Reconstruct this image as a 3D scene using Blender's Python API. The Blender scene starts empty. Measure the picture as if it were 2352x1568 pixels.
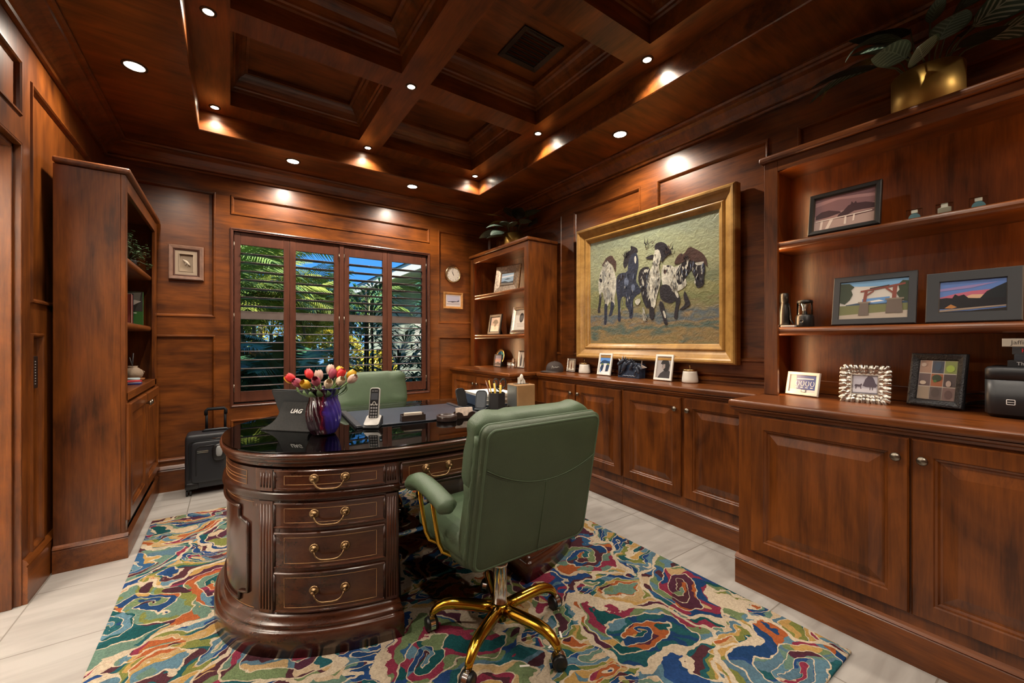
import bpy, bmesh, math, random
from mathutils import Vector as V, Matrix
random.seed(7)
PI = math.pi
S = bpy.context.scene
COL = S.collection
def rad(a): return math.radians(a)

# ------------------------------------------------------------------ geometry collector
class G:
    def __init__(s, M=None):
        s.bm = bmesh.new(); s.mi = 0; s.sm = False; s.M = M; s.uvl = None
    def v(s, p):
        p = V(p)
        return s.bm.verts.new(s.M @ p if s.M else p)
    def f(s, vs):
        try: f = s.bm.faces.new(vs)
        except ValueError: return None
        f.material_index = s.mi; f.smooth = s.sm
        return f
    def poly(s, pts): return s.f([s.v(p) for p in pts])
    def grid(s, rows, cu=False, cv=False, cap0=False, cap1=False, uv=False):
        vr = [[s.v(p) for p in r] for r in rows]
        n = len(vr); m = len(vr[0])
        if uv and s.uvl is None: s.uvl = s.bm.loops.layers.uv.new('UVMap')
        for i in range(n if cv else n-1):
            a, b = vr[i], vr[(i+1) % n]
            for j in range(m if cu else m-1):
                k = (j+1) % m
                f = s.f([a[j], a[k], b[k], b[j]])
                if uv and f:
                    for l, (uu, vv) in zip(f.loops, ((j, i), (j+1, i), (j+1, i+1), (j, i+1))):
                        l[s.uvl].uv = (uu/(m-1), vv/(n-1))
        if cap0: s.f(vr[0][::-1])
        if cap1: s.f(vr[-1])
        return vr
    def box(s, x0, x1, y0, y1, z0, z1):
        p = [(x0,y0,z0),(x1,y0,z0),(x1,y1,z0),(x0,y1,z0),(x0,y0,z1),(x1,y0,z1),(x1,y1,z1),(x0,y1,z1)]
        v = [s.v(q) for q in p]
        for q in ((3,2,1,0),(4,5,6,7),(0,1,5,4),(1,2,6,5),(2,3,7,6),(3,0,4,7)): s.f([v[i] for i in q])
    def prism(s, pts, d):
        d = V(d); a = [s.v(p) for p in pts]; b = [s.v(V(p)+d) for p in pts]; n = len(a)
        s.f(a[::-1]); s.f(b)
        for i in range(n): s.f([a[i], a[(i+1)%n], b[(i+1)%n], b[i]])
    def tube(s, pts, r, n=8, closed=False, cap=True, sy=1.0):
        pts = [V(p) for p in pts]; N = len(pts)
        rr = r if isinstance(r, (list, tuple)) else [r]*N
        up = None; rows = []
        for i in range(N):
            a = pts[(i-1) % N] if (closed or i > 0) else pts[i]
            b = pts[(i+1) % N] if (closed or i < N-1) else pts[i]
            t = b-a
            if t.length < 1e-9: t = V((0,0,1))
            t.normalize()
            if up is None:
                up = V((0,0,1)) if abs(t.z) < .9 else V((1,0,0))
            u = up - t*up.dot(t)
            if u.length < 1e-6: u = t.orthogonal()
            u.normalize(); w = t.cross(u); up = u
            rows.append([pts[i] + u*(math.cos(2*PI*k/n)*rr[i]) + w*(math.sin(2*PI*k/n)*rr[i]*sy) for k in range(n)])
        o = s.sm; s.sm = True
        s.grid(rows, cu=True, cv=closed, cap0=cap and not closed, cap1=cap and not closed)
        s.sm = o
    def lathe(s, prof, n=24, c=(0,0,0), cap0=True, cap1=True, fn=None):
        rows = []
        for r, z in prof:
            row = []
            for k in range(n):
                a = 2*PI*k/n
                q = r if fn is None else fn(r, z, a)
                row.append((c[0]+q*math.cos(a), c[1]+q*math.sin(a), c[2]+z))
            rows.append(row)
        o = s.sm; s.sm = True
        s.grid(rows, cu=True, cap0=cap0, cap1=cap1); s.sm = o
    def sell(s, c, a, b, h, e1=.5, e2=.5, nu=24, nv=14, fn=None):
        def pw(x, e): return math.copysign(abs(x)**e, x)
        rows = []
        for i in range(nv+1):
            t = -PI/2 + PI*i/nv
            row = []
            for j in range(nu):
                u = 2*PI*j/nu
                p = V((a*pw(math.cos(t), e1)*pw(math.cos(u), e2), b*pw(math.cos(t), e1)*pw(math.sin(u), e2), h*pw(math.sin(t), e1)))
                if fn: p = V(fn(p))
                row.append(p+V(c))
            rows.append(row)
        o = s.sm; s.sm = True
        s.grid(rows, cu=True); s.sm = o
    # nested rectangular rings: profile of (inset, height) in the plane O, A (right), B (up), normal A x B
    def rings(s, O, A, B, w, h, prof, cap=True, capmi=None):
        O = V(O); A = V(A); B = V(B); N = A.cross(B)
        rows = []
        for u, n in prof:
            rows.append([O+A*u+B*u+N*n, O+A*(w-u)+B*u+N*n, O+A*(w-u)+B*(h-u)+N*n, O+A*u+B*(h-u)+N*n])
        vr = s.grid(rows, cu=True)
        if cap:
            o = s.mi
            if capmi is not None: s.mi = capmi
            s.f(vr[-1]); s.mi = o
    # flat sheet with rectangular cut-outs
    def sheet(s, O, A, B, w, h, holes):
        O = V(O); A = V(A); B = V(B)
        xs = sorted({0, w} | {max(0, min(w, q)) for r in holes for q in (r[0], r[1])})
        ys = sorted({0, h} | {max(0, min(h, q)) for r in holes for q in (r[2], r[3])})
        for i in range(len(xs)-1):
            for j in range(len(ys)-1):
                if xs[i+1]-xs[i] < 1e-6 or ys[j+1]-ys[j] < 1e-6: continue
                cx = (xs[i]+xs[i+1])/2; cy = (ys[j]+ys[j+1])/2
                if any(r[0] < cx < r[1] and r[2] < cy < r[3] for r in holes): continue
                s.poly([O+A*xs[i]+B*ys[j], O+A*xs[i+1]+B*ys[j], O+A*xs[i+1]+B*ys[j+1], O+A*xs[i]+B*ys[j+1]])
    def make(s, name, mats, parent=None, world=False, bev=0, seg=2, sub=0, weld=True):
        if weld: bmesh.ops.remove_doubles(s.bm, verts=s.bm.verts, dist=1e-5)
        bmesh.ops.recalc_face_normals(s.bm, faces=s.bm.faces)
        me = bpy.data.meshes.new(name); s.bm.to_mesh(me); s.bm.free()
        for m in (mats if isinstance(mats, (list, tuple)) else [mats]): me.materials.append(m)
        o = bpy.data.objects.new(name, me); COL.objects.link(o)
        if parent is not None:
            o.parent = parent
            if world:
                t = V(parent.location)
                q = parent.parent
                while q is not None: t += V(q.location); q = q.parent
                me.transform(Matrix.Translation(-t))
        if bev:
            b = o.modifiers.new('bevel', 'BEVEL'); b.width = bev; b.segments = seg; b.limit_method = 'ANGLE'; b.angle_limit = rad(40)
        if sub:
            b = o.modifiers.new('sub', 'SUBSURF'); b.levels = sub; b.render_levels = sub
        return o

def tag(o, label, cat, group=None):
    o['label'] = label; o['category'] = cat
    if group: o['group'] = group
    return o
def thing(name, label, cat, loc=(0,0,0), rz=0, group=None, rx=0):
    o = bpy.data.objects.new(name, None); COL.objects.link(o)
    o.location = loc; o.rotation_euler = (rx, 0, rz); o.empty_display_size = .05
    return tag(o, label, cat, group)
def struct(o): o['kind'] = 'structure'; return o
def copy_tree(o, parent=None):
    c = o.copy(); COL.objects.link(c); c.parent = parent
    for ch in list(o.children): copy_tree(ch, c)
    return c

# ------------------------------------------------------------------ materials
def nt(name):
    m = bpy.data.materials.new(name); m.use_nodes = True
    return m, m.node_tree, m.node_tree.nodes['Principled BSDF']
def mat(name, col, rough=.5, metal=0., spec=.5, coat=0., var=0., vs=20., bump=0., bs=60., emit=None, es=0., sheen=0.):
    m, t, b = nt(name)
    b.inputs['Base Color'].default_value = (*col, 1); b.inputs['Roughness'].default_value = rough
    b.inputs['Metallic'].default_value = metal; b.inputs['Specular IOR Level'].default_value = spec
    b.inputs['Coat Weight'].default_value = coat; b.inputs['Coat Roughness'].default_value = .08
    if sheen: b.inputs['Sheen Weight'].default_value = sheen
    if emit: b.inputs['Emission Color'].default_value = (*emit, 1); b.inputs['Emission Strength'].default_value = es
    L = t.links.new
    if var or bump:
        tc = t.nodes.new('ShaderNodeTexCoord')
    if var:
        n = t.nodes.new('ShaderNodeTexNoise'); n.inputs['Scale'].default_value = vs; n.inputs['Detail'].default_value = 4
        L(tc.outputs['Object'], n.inputs['Vector'])
        r = t.nodes.new('ShaderNodeValToRGB')
        r.color_ramp.elements[0].position = .3; r.color_ramp.elements[1].position = .7
        r.color_ramp.elements[0].color = (*[c*(1-var) for c in col], 1); r.color_ramp.elements[1].color = (*[min(1, c*(1+var)) for c in col], 1)
        L(n.outputs['Fac'], r.inputs['Fac']); L(r.outputs['Color'], b.inputs['Base Color'])
    if bump:
        n = t.nodes.new('ShaderNodeTexNoise'); n.inputs['Scale'].default_value = bs; n.inputs['Detail'].default_value = 3
        L(tc.outputs['Object'], n.inputs['Vector'])
        u = t.nodes.new('ShaderNodeBump'); u.inputs['Strength'].default_value = bump; u.inputs['Distance'].default_value = .004
        L(n.outputs['Fac'], u.inputs['Height']); L(u.outputs['Normal'], b.inputs['Normal'])
    return m
def wood(name, dark, light, axis, rough=.3, coat=.25, streak=26., seed=0.):
    m, t, b = nt(name); L = t.links.new
    tc = t.nodes.new('ShaderNodeTexCoord'); oi = t.nodes.new('ShaderNodeObjectInfo')
    add = t.nodes.new('ShaderNodeVectorMath'); add.operation = 'ADD'
    sc = t.nodes.new('ShaderNodeMath'); sc.operation = 'MULTIPLY'; sc.inputs[1].default_value = 37.
    L(oi.outputs['Random'], sc.inputs[0]); L(tc.outputs['Object'], add.inputs[0]); L(sc.outputs[0], add.inputs[1])
    mp = t.nodes.new('ShaderNodeMapping')
    k = [1., 1., 1.]; k['xyz'.index(axis)] = .09
    mp.inputs['Scale'].default_value = k; mp.inputs['Location'].default_value = (seed, seed, seed)
    L(add.outputs[0], mp.inputs['Vector'])
    n1 = t.nodes.new('ShaderNodeTexNoise'); n1.inputs['Scale'].default_value = streak; n1.inputs['Detail'].default_value = 6; n1.inputs['Roughness'].default_value = .65
    n1.inputs['Distortion'].default_value = .6
    L(mp.outputs[0], n1.inputs['Vector'])
    mp2 = t.nodes.new('ShaderNodeMapping'); k2 = [1., 1., 1.]; k2['xyz'.index(axis)] = .45; mp2.inputs['Scale'].default_value = k2
    L(add.outputs[0], mp2.inputs['Vector'])
    n2 = t.nodes.new('ShaderNodeTexNoise'); n2.inputs['Scale'].default_value = 5.; n2.inputs['Detail'].default_value = 5; n2.inputs['Distortion'].default_value = 1.
    L(mp2.outputs[0], n2.inputs['Vector'])
    mx = t.nodes.new('ShaderNodeMix'); mx.inputs['Factor'].default_value = .55
    L(n1.outputs['Fac'], mx.inputs[2]); L(n2.outputs['Fac'], mx.inputs[3])
    r = t.nodes.new('ShaderNodeValToRGB')
    r.color_ramp.elements[0].position = .36; r.color_ramp.elements[1].position = .66
    r.color_ramp.elements[0].color = (*dark, 1); r.color_ramp.elements[1].color = (*light, 1)
    mp3 = t.nodes.new('ShaderNodeMapping'); k3 = [1., 1., 1.]; k3['xyz'.index(axis)] = .05; mp3.inputs['Scale'].default_value = k3
    L(add.outputs[0], mp3.inputs['Vector'])
    n3 = t.nodes.new('ShaderNodeTexNoise'); n3.inputs['Scale'].default_value = 190.; n3.inputs['Detail'].default_value = 3; L(mp3.outputs[0], n3.inputs['Vector'])
    ma = t.nodes.new('ShaderNodeMath'); ma.operation = 'MULTIPLY_ADD'; ma.inputs[1].default_value = .16; L(n3.outputs['Fac'], ma.inputs[0])
    sb = t.nodes.new('ShaderNodeMath'); sb.operation = 'SUBTRACT'; sb.inputs[1].default_value = .08; L(mx.outputs[0], sb.inputs[0]); L(sb.outputs[0], ma.inputs[2])
    L(ma.outputs[0], r.inputs['Fac']); L(r.outputs['Color'], b.inputs['Base Color'])
    b.inputs['Specular IOR Level'].default_value = .4
    b.inputs['Roughness'].default_value = rough; b.inputs['Coat Weight'].default_value = coat; b.inputs['Coat Roughness'].default_value = .22
    u = t.nodes.new('ShaderNodeBump'); u.inputs['Strength'].default_value = .06; u.inputs['Distance'].default_value = .002
    L(n1.outputs['Fac'], u.inputs['Height']); L(u.outputs['Normal'], b.inputs['Normal'])
    return m
CD, CL = (.046, .0120, .0029), (.212, .0585, .0082)
WZ = wood('cherry_upright', CD, CL, 'z', .32, .22); WX = wood('cherry_crosswise', CD, CL, 'x', .34, .18); WY = wood('cherry_lengthwise', CD, CL, 'y', .34, .18)
SH = wood('shutter_wood', (.055, .016, .008), (.115, .036, .018), 'z', .4, .1)
DD, DL = (.030, .0085, .0040), (.088, .026, .0105)
DX = wood('mahogany_x', DD, DL, 'x', .22, .5); DZ = wood('mahogany_z', DD, DL, 'z', .22, .5)
DK = wood('mahogany_trim', (.016, .0055, .003), (.045, .014, .007), 'x', .22, .5)
INLAY = mat('string_inlay', (.34, .17, .06), .4)
BRASS = mat('antique_brass', (.27, .17, .085), .35, 1., var=.25, vs=90)
GOLD = mat('gold_plate', (.62, .36, .045), .19, 1.)
CHROME = mat('chrome', (.75, .74, .72), .12, 1.)
NICKEL = mat('pewter_knob', (.22, .19, .15), .32, 1.)
BLACK = mat('black_plastic', (.008, .009, .010), .35)
MATTE = mat('matte_black', (.008, .009, .011), .6, spec=.2, bump=.1, bs=300)
RUBBER = mat('dark_rubber', (.012, .012, .012), .6)
IVORY = mat('glazed_ivory', (.74, .70, .62), .25, coat=.5)
PAPER = mat('paper', (.78, .75, .68), .8)
WHITE = mat('white_paint', (.80, .78, .72), .35)
def leather(name, col):
    return mat(name, col, .42, spec=.45, var=.10, vs=9, bump=.35, bs=420)
LEA = leather('sage_green_leather', (.066, .103, .056)); LEA_SHADE = leather('sage_green_leather_shaded', (.040, .060, .029))  # second leather is the same hide darkened, shade of the backlit chair backs
STITCH = mat('stitching', (.050, .078, .036), .6)
def glass(name, tint=(1, 1, 1), base=.04, ior=1.45):
    m = bpy.data.materials.new(name); m.use_nodes = True; t = m.node_tree; t.nodes.clear(); L = t.links.new
    o = t.nodes.new('ShaderNodeOutputMaterial'); tr = t.nodes.new('ShaderNodeBsdfTransparent'); gl = t.nodes.new('ShaderNodeBsdfGlossy')
    tr.inputs[0].default_value = (*tint, 1); gl.inputs['Roughness'].default_value = .02
    fr = t.nodes.new('ShaderNodeFresnel'); fr.inputs[0].default_value = ior
    mx = t.nodes.new('ShaderNodeMixShader'); L(fr.outputs[0], mx.inputs[0]); L(tr.outputs[0], mx.inputs[1]); L(gl.outputs[0], mx.inputs[2]); L(mx.outputs[0], o.inputs[0])
    return m
PANE = glass('window_glass', (.97, .99, .98)); GTOP = glass('desk_glass', (.93, .96, .95), ior=1.6); CLEAR = glass('clear_plastic', (.93, .95, .95), ior=1.35)
EMW = mat('lamp_lens', (1, 1, 1), emit=(1, .86, .66), es=45.)
EML = mat('led_dot', (1, 1, 1), emit=(1, .50, .16), es=9.)

def text_mesh(name, body, size, m, parent, align='LEFT', ext=.0002, shear=0., off=0.):
    cu = bpy.data.curves.new(name, 'FONT'); cu.body = body; cu.size = size; cu.extrude = ext; cu.shear = shear; cu.offset = off; cu.align_x = align; cu.align_y = 'CENTER'
    o = bpy.data.objects.new(name, cu); COL.objects.link(o)
    me = bpy.data.meshes.new_from_object(o.evaluated_get(bpy.context.evaluated_depsgraph_get()))
    bpy.data.objects.remove(o); bpy.data.curves.remove(cu)
    me.name = name; me.materials.clear(); me.materials.append(m)
    o = bpy.data.objects.new(name, me); COL.objects.link(o); o.parent = parent
    return o

# ------------------------------------------------------------------ room dimensions
XL, XR, YB, YF, ZC, ZB = -.78, 2.70, 4.25, -1.23, 2.72, 2.86
X_, Y_, Z_ = V((1,0,0)), V((0,1,0)), V((0,0,1))
BEAD = [(0, 0), (.004, .008), (.012, .008), (.018, .002), (.022, -.008), (.026, -.014)]   # panel bead then sunk field
def panelled(name, O, A, B, w, h, panels, holes, mats, thick=.16):
    g = G()
    g.sheet(O, A, B, w, h, panels+holes)
    O = V(O); A = V(A); B = V(B); N = A.cross(B)
    for x0, x1, z0, z1 in panels:
        g.rings(O+A*x0+B*z0, A, B, x1-x0, z1-z0, BEAD, cap=True)
    # solid backing behind the panelling, with the same openings
    g.sheet(O-N*.03, A, B, w, h, holes); g.sheet(O-N*thick, A, B, w, h, holes)
    for x0, x1, z0, z1 in holes:
        if z0 == 0: z0 = -.05
        g.rings(O+A*x0+B*z0, A, B, x1-x0, z1-z0, [(0, 0), (0, -thick)], cap=False)
    return struct(g.make(name, mats, weld=False))

# back wall: window 0..1.82 x .632..2.18 ; a = x - XL
bx = lambda x: x-XL
panelled('wall_back', (XL, YB, 0), X_, Z_, XR-XL, ZC+.5,
    [(bx(-.70), bx(-.105), 1.40, 2.46), (bx(-.70), bx(-.105), .235, 1.253), (bx(0), bx(1.82), 2.292, 2.459),
     (bx(0), bx(1.82), .235, .525), (bx(1.925), bx(2.62), 1.405, 2.458), (bx(1.925), bx(2.62), .235, 1.254)],
    [(bx(-.005), bx(1.825), .632, 2.18)], WX)
# right wall, seen looking along +X: right-hand direction is -Y, a = YB - y
ry = lambda y: YB-y
panelled('wall_right', (XR, YB, 0), -Y_, Z_, YB-YF, ZC+.5,
    [(ry(4.18), ry(3.042), 1.07, 2.44), (ry(2.874), ry(2.094), 1.07, 2.44), (ry(1.948), ry(1.15), 1.07, 2.44),
     (ry(.999), ry(-.10), 1.07, 2.44), (ry(-.25), ry(-1.13), 1.07, 2.44), (ry(2.98), ry(1.15), .93, .99), (ry(-.28), ry(-1.13), .235, .95)], [], WY)
# left wall, right-hand direction +Y, a = y - YF ; opening to the hall 1.45..2.79
ly = lambda y: y-YF
panelled('wall_left', (XL, YF, 0), Y_, Z_, YB-YF, ZC+.5,
    [(ly(2.876), ly(4.15), 1.383, 2.43), (ly(2.876), ly(3.035), .20, 1.239), (ly(1.45), ly(2.774), 2.215, 2.468),
     (ly(.2), ly(1.30), 1.383, 2.43), (ly(.2), ly(1.30), .20, 1.239), (ly(-1.1), ly(.05), 1.383, 2.43), (ly(-1.1), ly(.05), .20, 1.239)],
    [(ly(1.45), ly(2.79), 0, 2.10)], WZ)
# rear wall behind the camera
fx = lambda x: XR-x
panelled('wall_rear', (XR, YF, 0), -X_, Z_, XR-XL, ZC+.5,
    [(fx(2.6), fx(2.05), 1.383, 2.43), (fx(2.6), fx(2.05), .20, 1.239), (fx(1.9), fx(.95), 1.383, 2.43), (fx(1.9), fx(.95), .20, 1.239), (fx(.8), fx(-.15), 1.383, 2.43), (fx(.8), fx(-.15), .20, 1.239)], [], WZ)

# floor: beige porcelain tiles .508 square
def floor_mat():
    m, t, b = nt('porcelain_tiles'); L = t.links.new
    tc = t.nodes.new('ShaderNodeTexCoord'); sp = t.nodes.new('ShaderNodeSeparateXYZ'); L(tc.outputs['Object'], sp.inputs[0])
    def line(src, off):
        a = t.nodes.new('ShaderNodeMath'); a.operation = 'ADD'; a.inputs[1].default_value = off; L(src, a.inputs[0])
        d = t.nodes.new('ShaderNodeMath'); d.operation = 'DIVIDE'; d.inputs[1].default_value = .508; L(a.outputs[0], d.inputs[0])
        fr = t.nodes.new('ShaderNodeMath'); fr.operation = 'FRACT'; L(d.outputs[0], fr.inputs[0])
        c = t.nodes.new('ShaderNodeMath'); c.operation = 'COMPARE'; c.inputs[1].default_value = .5; c.inputs[2].default_value = .0055; L(fr.outputs[0], c.inputs[0])
        return c, d
    cx, dx = line(sp.outputs['X'], .76+.254+5.08); cy, dy = line(sp.outputs['Y'], 5.08-2.87+2.54+.254)
    mx = t.nodes.new('ShaderNodeMath'); mx.operation = 'MAXIMUM'; L(cx.outputs[0], mx.inputs[0]); L(cy.outputs[0], mx.inputs[1])
    fl = []
    for d in (dx, dy):
        k = t.nodes.new('ShaderNodeMath'); k.operation = 'ADD'; k.inputs[1].default_value = .5; L(d.outputs[0], k.inputs[0])
        q = t.nodes.new('ShaderNodeMath'); q.operation = 'FLOOR'; L(k.outputs[0], q.inputs[0]); fl.append(q)
    cb = t.nodes.new('ShaderNodeCombineXYZ'); L(fl[0].outputs[0], cb.inputs[0]); L(fl[1].outputs[0], cb.inputs[1])
    wn = t.nodes.new('ShaderNodeTexWhiteNoise'); L(cb.outputs[0], wn.inputs['Vector'])
    mp = t.nodes.new('ShaderNodeMapping'); mp.inputs['Scale'].default_value = (1.6, 9, 1); mp.inputs['Rotation'].default_value = (0, 0, .25); L(tc.outputs['Object'], mp.inputs['Vector'])
    ad = t.nodes.new('ShaderNodeVectorMath'); ad.operation = 'ADD'; L(mp.outputs[0], ad.inputs[0]); L(wn.outputs['Color'], ad.inputs[1])
    n = t.nodes.new('ShaderNodeTexNoise'); n.inputs['Scale'].default_value = 1.6; n.inputs['Detail'].default_value = 5; n.inputs['Distortion'].default_value = .8; L(ad.outputs[0], n.inputs['Vector'])
    r = t.nodes.new('ShaderNodeValToRGB'); r.color_ramp.elements[0].color = (.30, .278, .255, 1); r.color_ramp.elements[1].color = (.40, .378, .352, 1)
    r.color_ramp.elements[0].position = .3; r.color_ramp.elements[1].position = .65
    L(n.outputs['Fac'], r.inputs[0])
    mc = t.nodes.new('ShaderNodeMix'); mc.data_type = 'RGBA'; L(mx.outputs[0], mc.inputs['Factor']); L(r.outputs[0], mc.inputs[6]); mc.inputs[7].default_value = (.20, .18, .155, 1)
    L(mc.outputs[2], b.inputs['Base Color']); b.inputs['Roughness'].default_value = .28; b.inputs['Specular IOR Level'].default_value = .5
    u = t.nodes.new('ShaderNodeBump'); u.invert = True; u.inputs['Strength'].default_value = .4; u.inputs['Distance'].default_value = .003; L(mx.outputs[0], u.inputs['Height']); L(u.outputs[0], b.inputs['Normal'])
    return m
FLOORM = floor_mat()
g = G(); g.box(-3.2, XR+.16, YF-.16, YB+.16, -.12, 0); struct(g.make('floor', FLOORM))

# ceiling: soffit, raised tray, coffers with crown moulding
g = G(); g.mi = 0
TX0, TX1, TY0, TY1 = -.185, 2.115, -.64, 3.66
CXS = [(-.002, .872), (1.062, 1.925)]; CYS = [(2.645, 3.478), (1.612, 2.465), (.580, 1.432), (-.455, .400)]
# seen from below: A = X, B = -Y
g.sheet((XL, YB, ZC), X_, -Y_, XR-XL, YB-YF, [(TX0-XL, TX1-XL, YB-TY1, YB-TY0)])
g.rings((TX0, TY1, ZC), X_, -Y_, TX1-TX0, TY1-TY0, [(0, .0), (-.022, .0), (-.022, .010), (-.004, .010), (0, .004), (0, -.14)], cap=False)
co = [(a-TX0, b-TX0, TY1-d, TY1-c) for a, b in CXS for c, d in CYS]
g.mi = 1
g.sheet((TX0, TY1, ZB), X_, -Y_, TX1-TX0, TY1-TY0, co)
for a, b in CXS:
    for c, d in CYS:
        g.mi = 0
        g.rings((a, d, ZB), X_, -Y_, b-a, d-c, [(0, 0), (0, -.105), (.012, -.110), (.016, -.122), (.026, -.128), (.03, -.140), (.045, -.170), (.062, -.190), (.078, -.198), (.084, -.206), (.10, -.208), (.10, -.238)], cap=True)
g.mi = 0
g.box(XL-.16, XR+.16, YF-.16, YB+.16, 3.12, 3.3)
struct(g.make('ceiling', [WX, WY], weld=False))
# crown cornice round the room
g = G()
g.rings((XL, YB, ZC), X_, -Y_, XR-XL, YB-YF, [(0, .125), (.020, .125), (.024, .112), (.018, .104), (.030, .098), (.050, .075), (.085, .045), (.110, .034), (.114, .022), (.128, .020), (.138, .010), (.138, 0)], cap=False)
struct(g.make('trim_1', WX))
def baseboard(name, pts, m):
    g = G()
    for (p, q) in pts:
        p = V(p); q = V(q); d = (q-p).normalized(); n = Z_.cross(d)
        prof = [(0, 0), (.016, 0), (.016, .165), (.012, .172), (.020, .180), (.012, .196), (.004, .205), (0, .205)]
        g.grid([[p+n*a+Z_*b for a, b in prof], [q+n*a+Z_*b for a, b in prof]], cap0=True, cap1=True)
    return struct(g.make(name, m))
baseboard('baseboard_back', [((XR, YB, 0), (XL, YB, 0))], WX)
baseboard('baseboard_left', [((XL, YB, 0), (XL, 2.79, 0)), ((XL, 1.45, 0), (XL, YF, 0))], WY)
baseboard('baseboard_right', [((XR, YF, 0), (XR, YB, 0))], WY)
# door casing in the left opening: deep jamb, stops
g = G()
g.box(-1.12, XL-.001, 2.785, 2.83, 0, 2.10); g.box(-1.12, XL-.001, 1.41, 1.455, 0, 2.10); g.box(-1.12, XL-.001, 1.41, 2.83, 2.09, 2.13)
g.box(-.93, -.806, 2.770, 2.79, 0, 2.09); g.box(-.93, -.806, 1.45, 1.470, 0, 2.09); g.box(-.93, -.806, 1.45, 2.79, 2.072, 2.09)
struct(g.make('door_1', WZ, bev=.002))
# hall beyond the opening
PLASTER = mat('hall_plaster', (.72, .70, .66), .8)
g = G(); g.box(-3.2, -3.08, .4, 3.6, 0, 2.6); g.box(-3.2, -.96, 3.45, 3.6, 0, 2.6); g.box(-3.2, -.96, .4, .55, 0, 2.6); struct(g.make('wall_hall', PLASTER))
g = G(); g.box(-3.2, -.95, .4, 3.6, 2.6, 2.7); struct(g.make('ceiling_hall', PLASTER))
g = G(); g.box(XR+.17, XR+.29, YF-.2, YB+.3, 0, 3.3); g.box(XL-.3, XL-.17, YF-.2, 1.3, 0, 3.3); g.box(XL-.3, XL-.17, 2.95, YB+.3, 0, 3.3); g.box(XL-.3, XL-.17, 1.2, 3, 2.15, 3.3); struct(g.make('wall_outer', PLASTER))
WS, SUNE, EXPO, HALL = 1.5, 7.5, 0.28, 900
# ------------------------------------------------------------------ window and shutters
g = G()
# shutter frame lining the opening
g.rings((-.005, 4.25, .632), X_, Z_, 1.83, 1.548, [(0, .006), (.010, .010), (.016, .004), (.024, .004), (.024, -.07), (.0, -.07)], cap=False)
w1 = struct(g.make('window_1', SH))
VINYL = mat('window_vinyl', (.60, .63, .62), .4)
g = G()
g.rings((.0, 4.36, .64), X_, Z_, 1.82, 1.535, [(0, .03), (.045, .03), (.045, 0)], cap=False)
for xa in (.875,): g.box(xa, xa+.055, 4.33, 4.37, .66, 2.16)
g.box(.02, 1.80, 4.335, 4.37, 1.405, 1.45); g.make('sash', VINYL, w1)
g = G(); g.poly([(0, 4.352, .64), (1.82, 4.352, .64), (1.82, 4.352, 2.17), (0, 4.352, 2.17)]); g.make('glass_pane', PANE, w1)
SLAT = mat('shutter_slat', (.12, .095, .085), .30, coat=.3, var=.12, vs=20)
def shutter(x0, x1, label, left_hinge, louver0=None):
    t = thing('window_shutter', label, 'shutter', (x0, 4.268, .672), 0, 'louvred shutters across the window')
    w = x1-x0; h = 1.482; st = .049
    g = G(); g.box(0, st, 0, .028, 0, h); g.make('stile', SH, t, bev=.003)
    g = G(); g.box(w-st, w, 0, .028, 0, h); g.make('stile', SH, t, bev=.003)
    g = G(); g.box(st, w-st, .001, .027, 0, .092); g.make('rail', SH, t, bev=.002)
    g = G(); g.box(st, w-st, .001, .027, h-.108, h); g.make('rail', SH, t, bev=.002)
    g = G(); g.box(st, w-st, .001, .027, .724, .796); g.make('divider_rail', SLAT, t, bev=.002)
    def louver(z, ang):
        g = G(); c, s_ = math.cos(ang), math.sin(ang); pts = []
        for k in range(12):
            a = 2*PI*k/12; yy = .034*math.cos(a); zz = .0058*math.sin(a)
            pts.append((yy*c-zz*s_, yy*s_+zz*c))
        g.sm = True
        g.grid([[(st+.001, .014+p[0], p[1]) for p in pts], [(w-st-.001, .014+p[0], p[1]) for p in pts]], cu=True, cap0=True, cap1=True)
        o = g.make('louver', SLAT, t); o.location = (0, 0, z); return o
    for z0, n_, ang in ((.137, 8, rad(2)), (.838, 7, rad(-9))):
        a = louver(z0, ang)
        for i in range(1, n_):
            c = a.copy(); c.location = (0, 0, z0+.0762*i); COL.objects.link(c)
    hx = 0 if left_hinge else w
    for z in (.12, .74, 1.36): g = G(); g.tube([(hx, -.004, z-.035), (hx, -.004, z+.035)], .0045, 8); g.make('hinge', NICKEL, t)
    return t
shutter(.022, .449, 'first louvred window shutter from the left, beside the shadow box panel', True)
shutter(.451, .879, 'second louvred window shutter from the left, behind the tulips', False)
shutter(.925, 1.354, 'third louvred window shutter from the left, behind the far green chair', True)
shutter(1.356, 1.786, 'fourth and rightmost louvred window shutter, nearest the wall clock', False)
g = G(); g.box(.882, .922, 4.262, 4.30, .66, 2.16); g.make('mullion', SH, w1, bev=.003)

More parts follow.
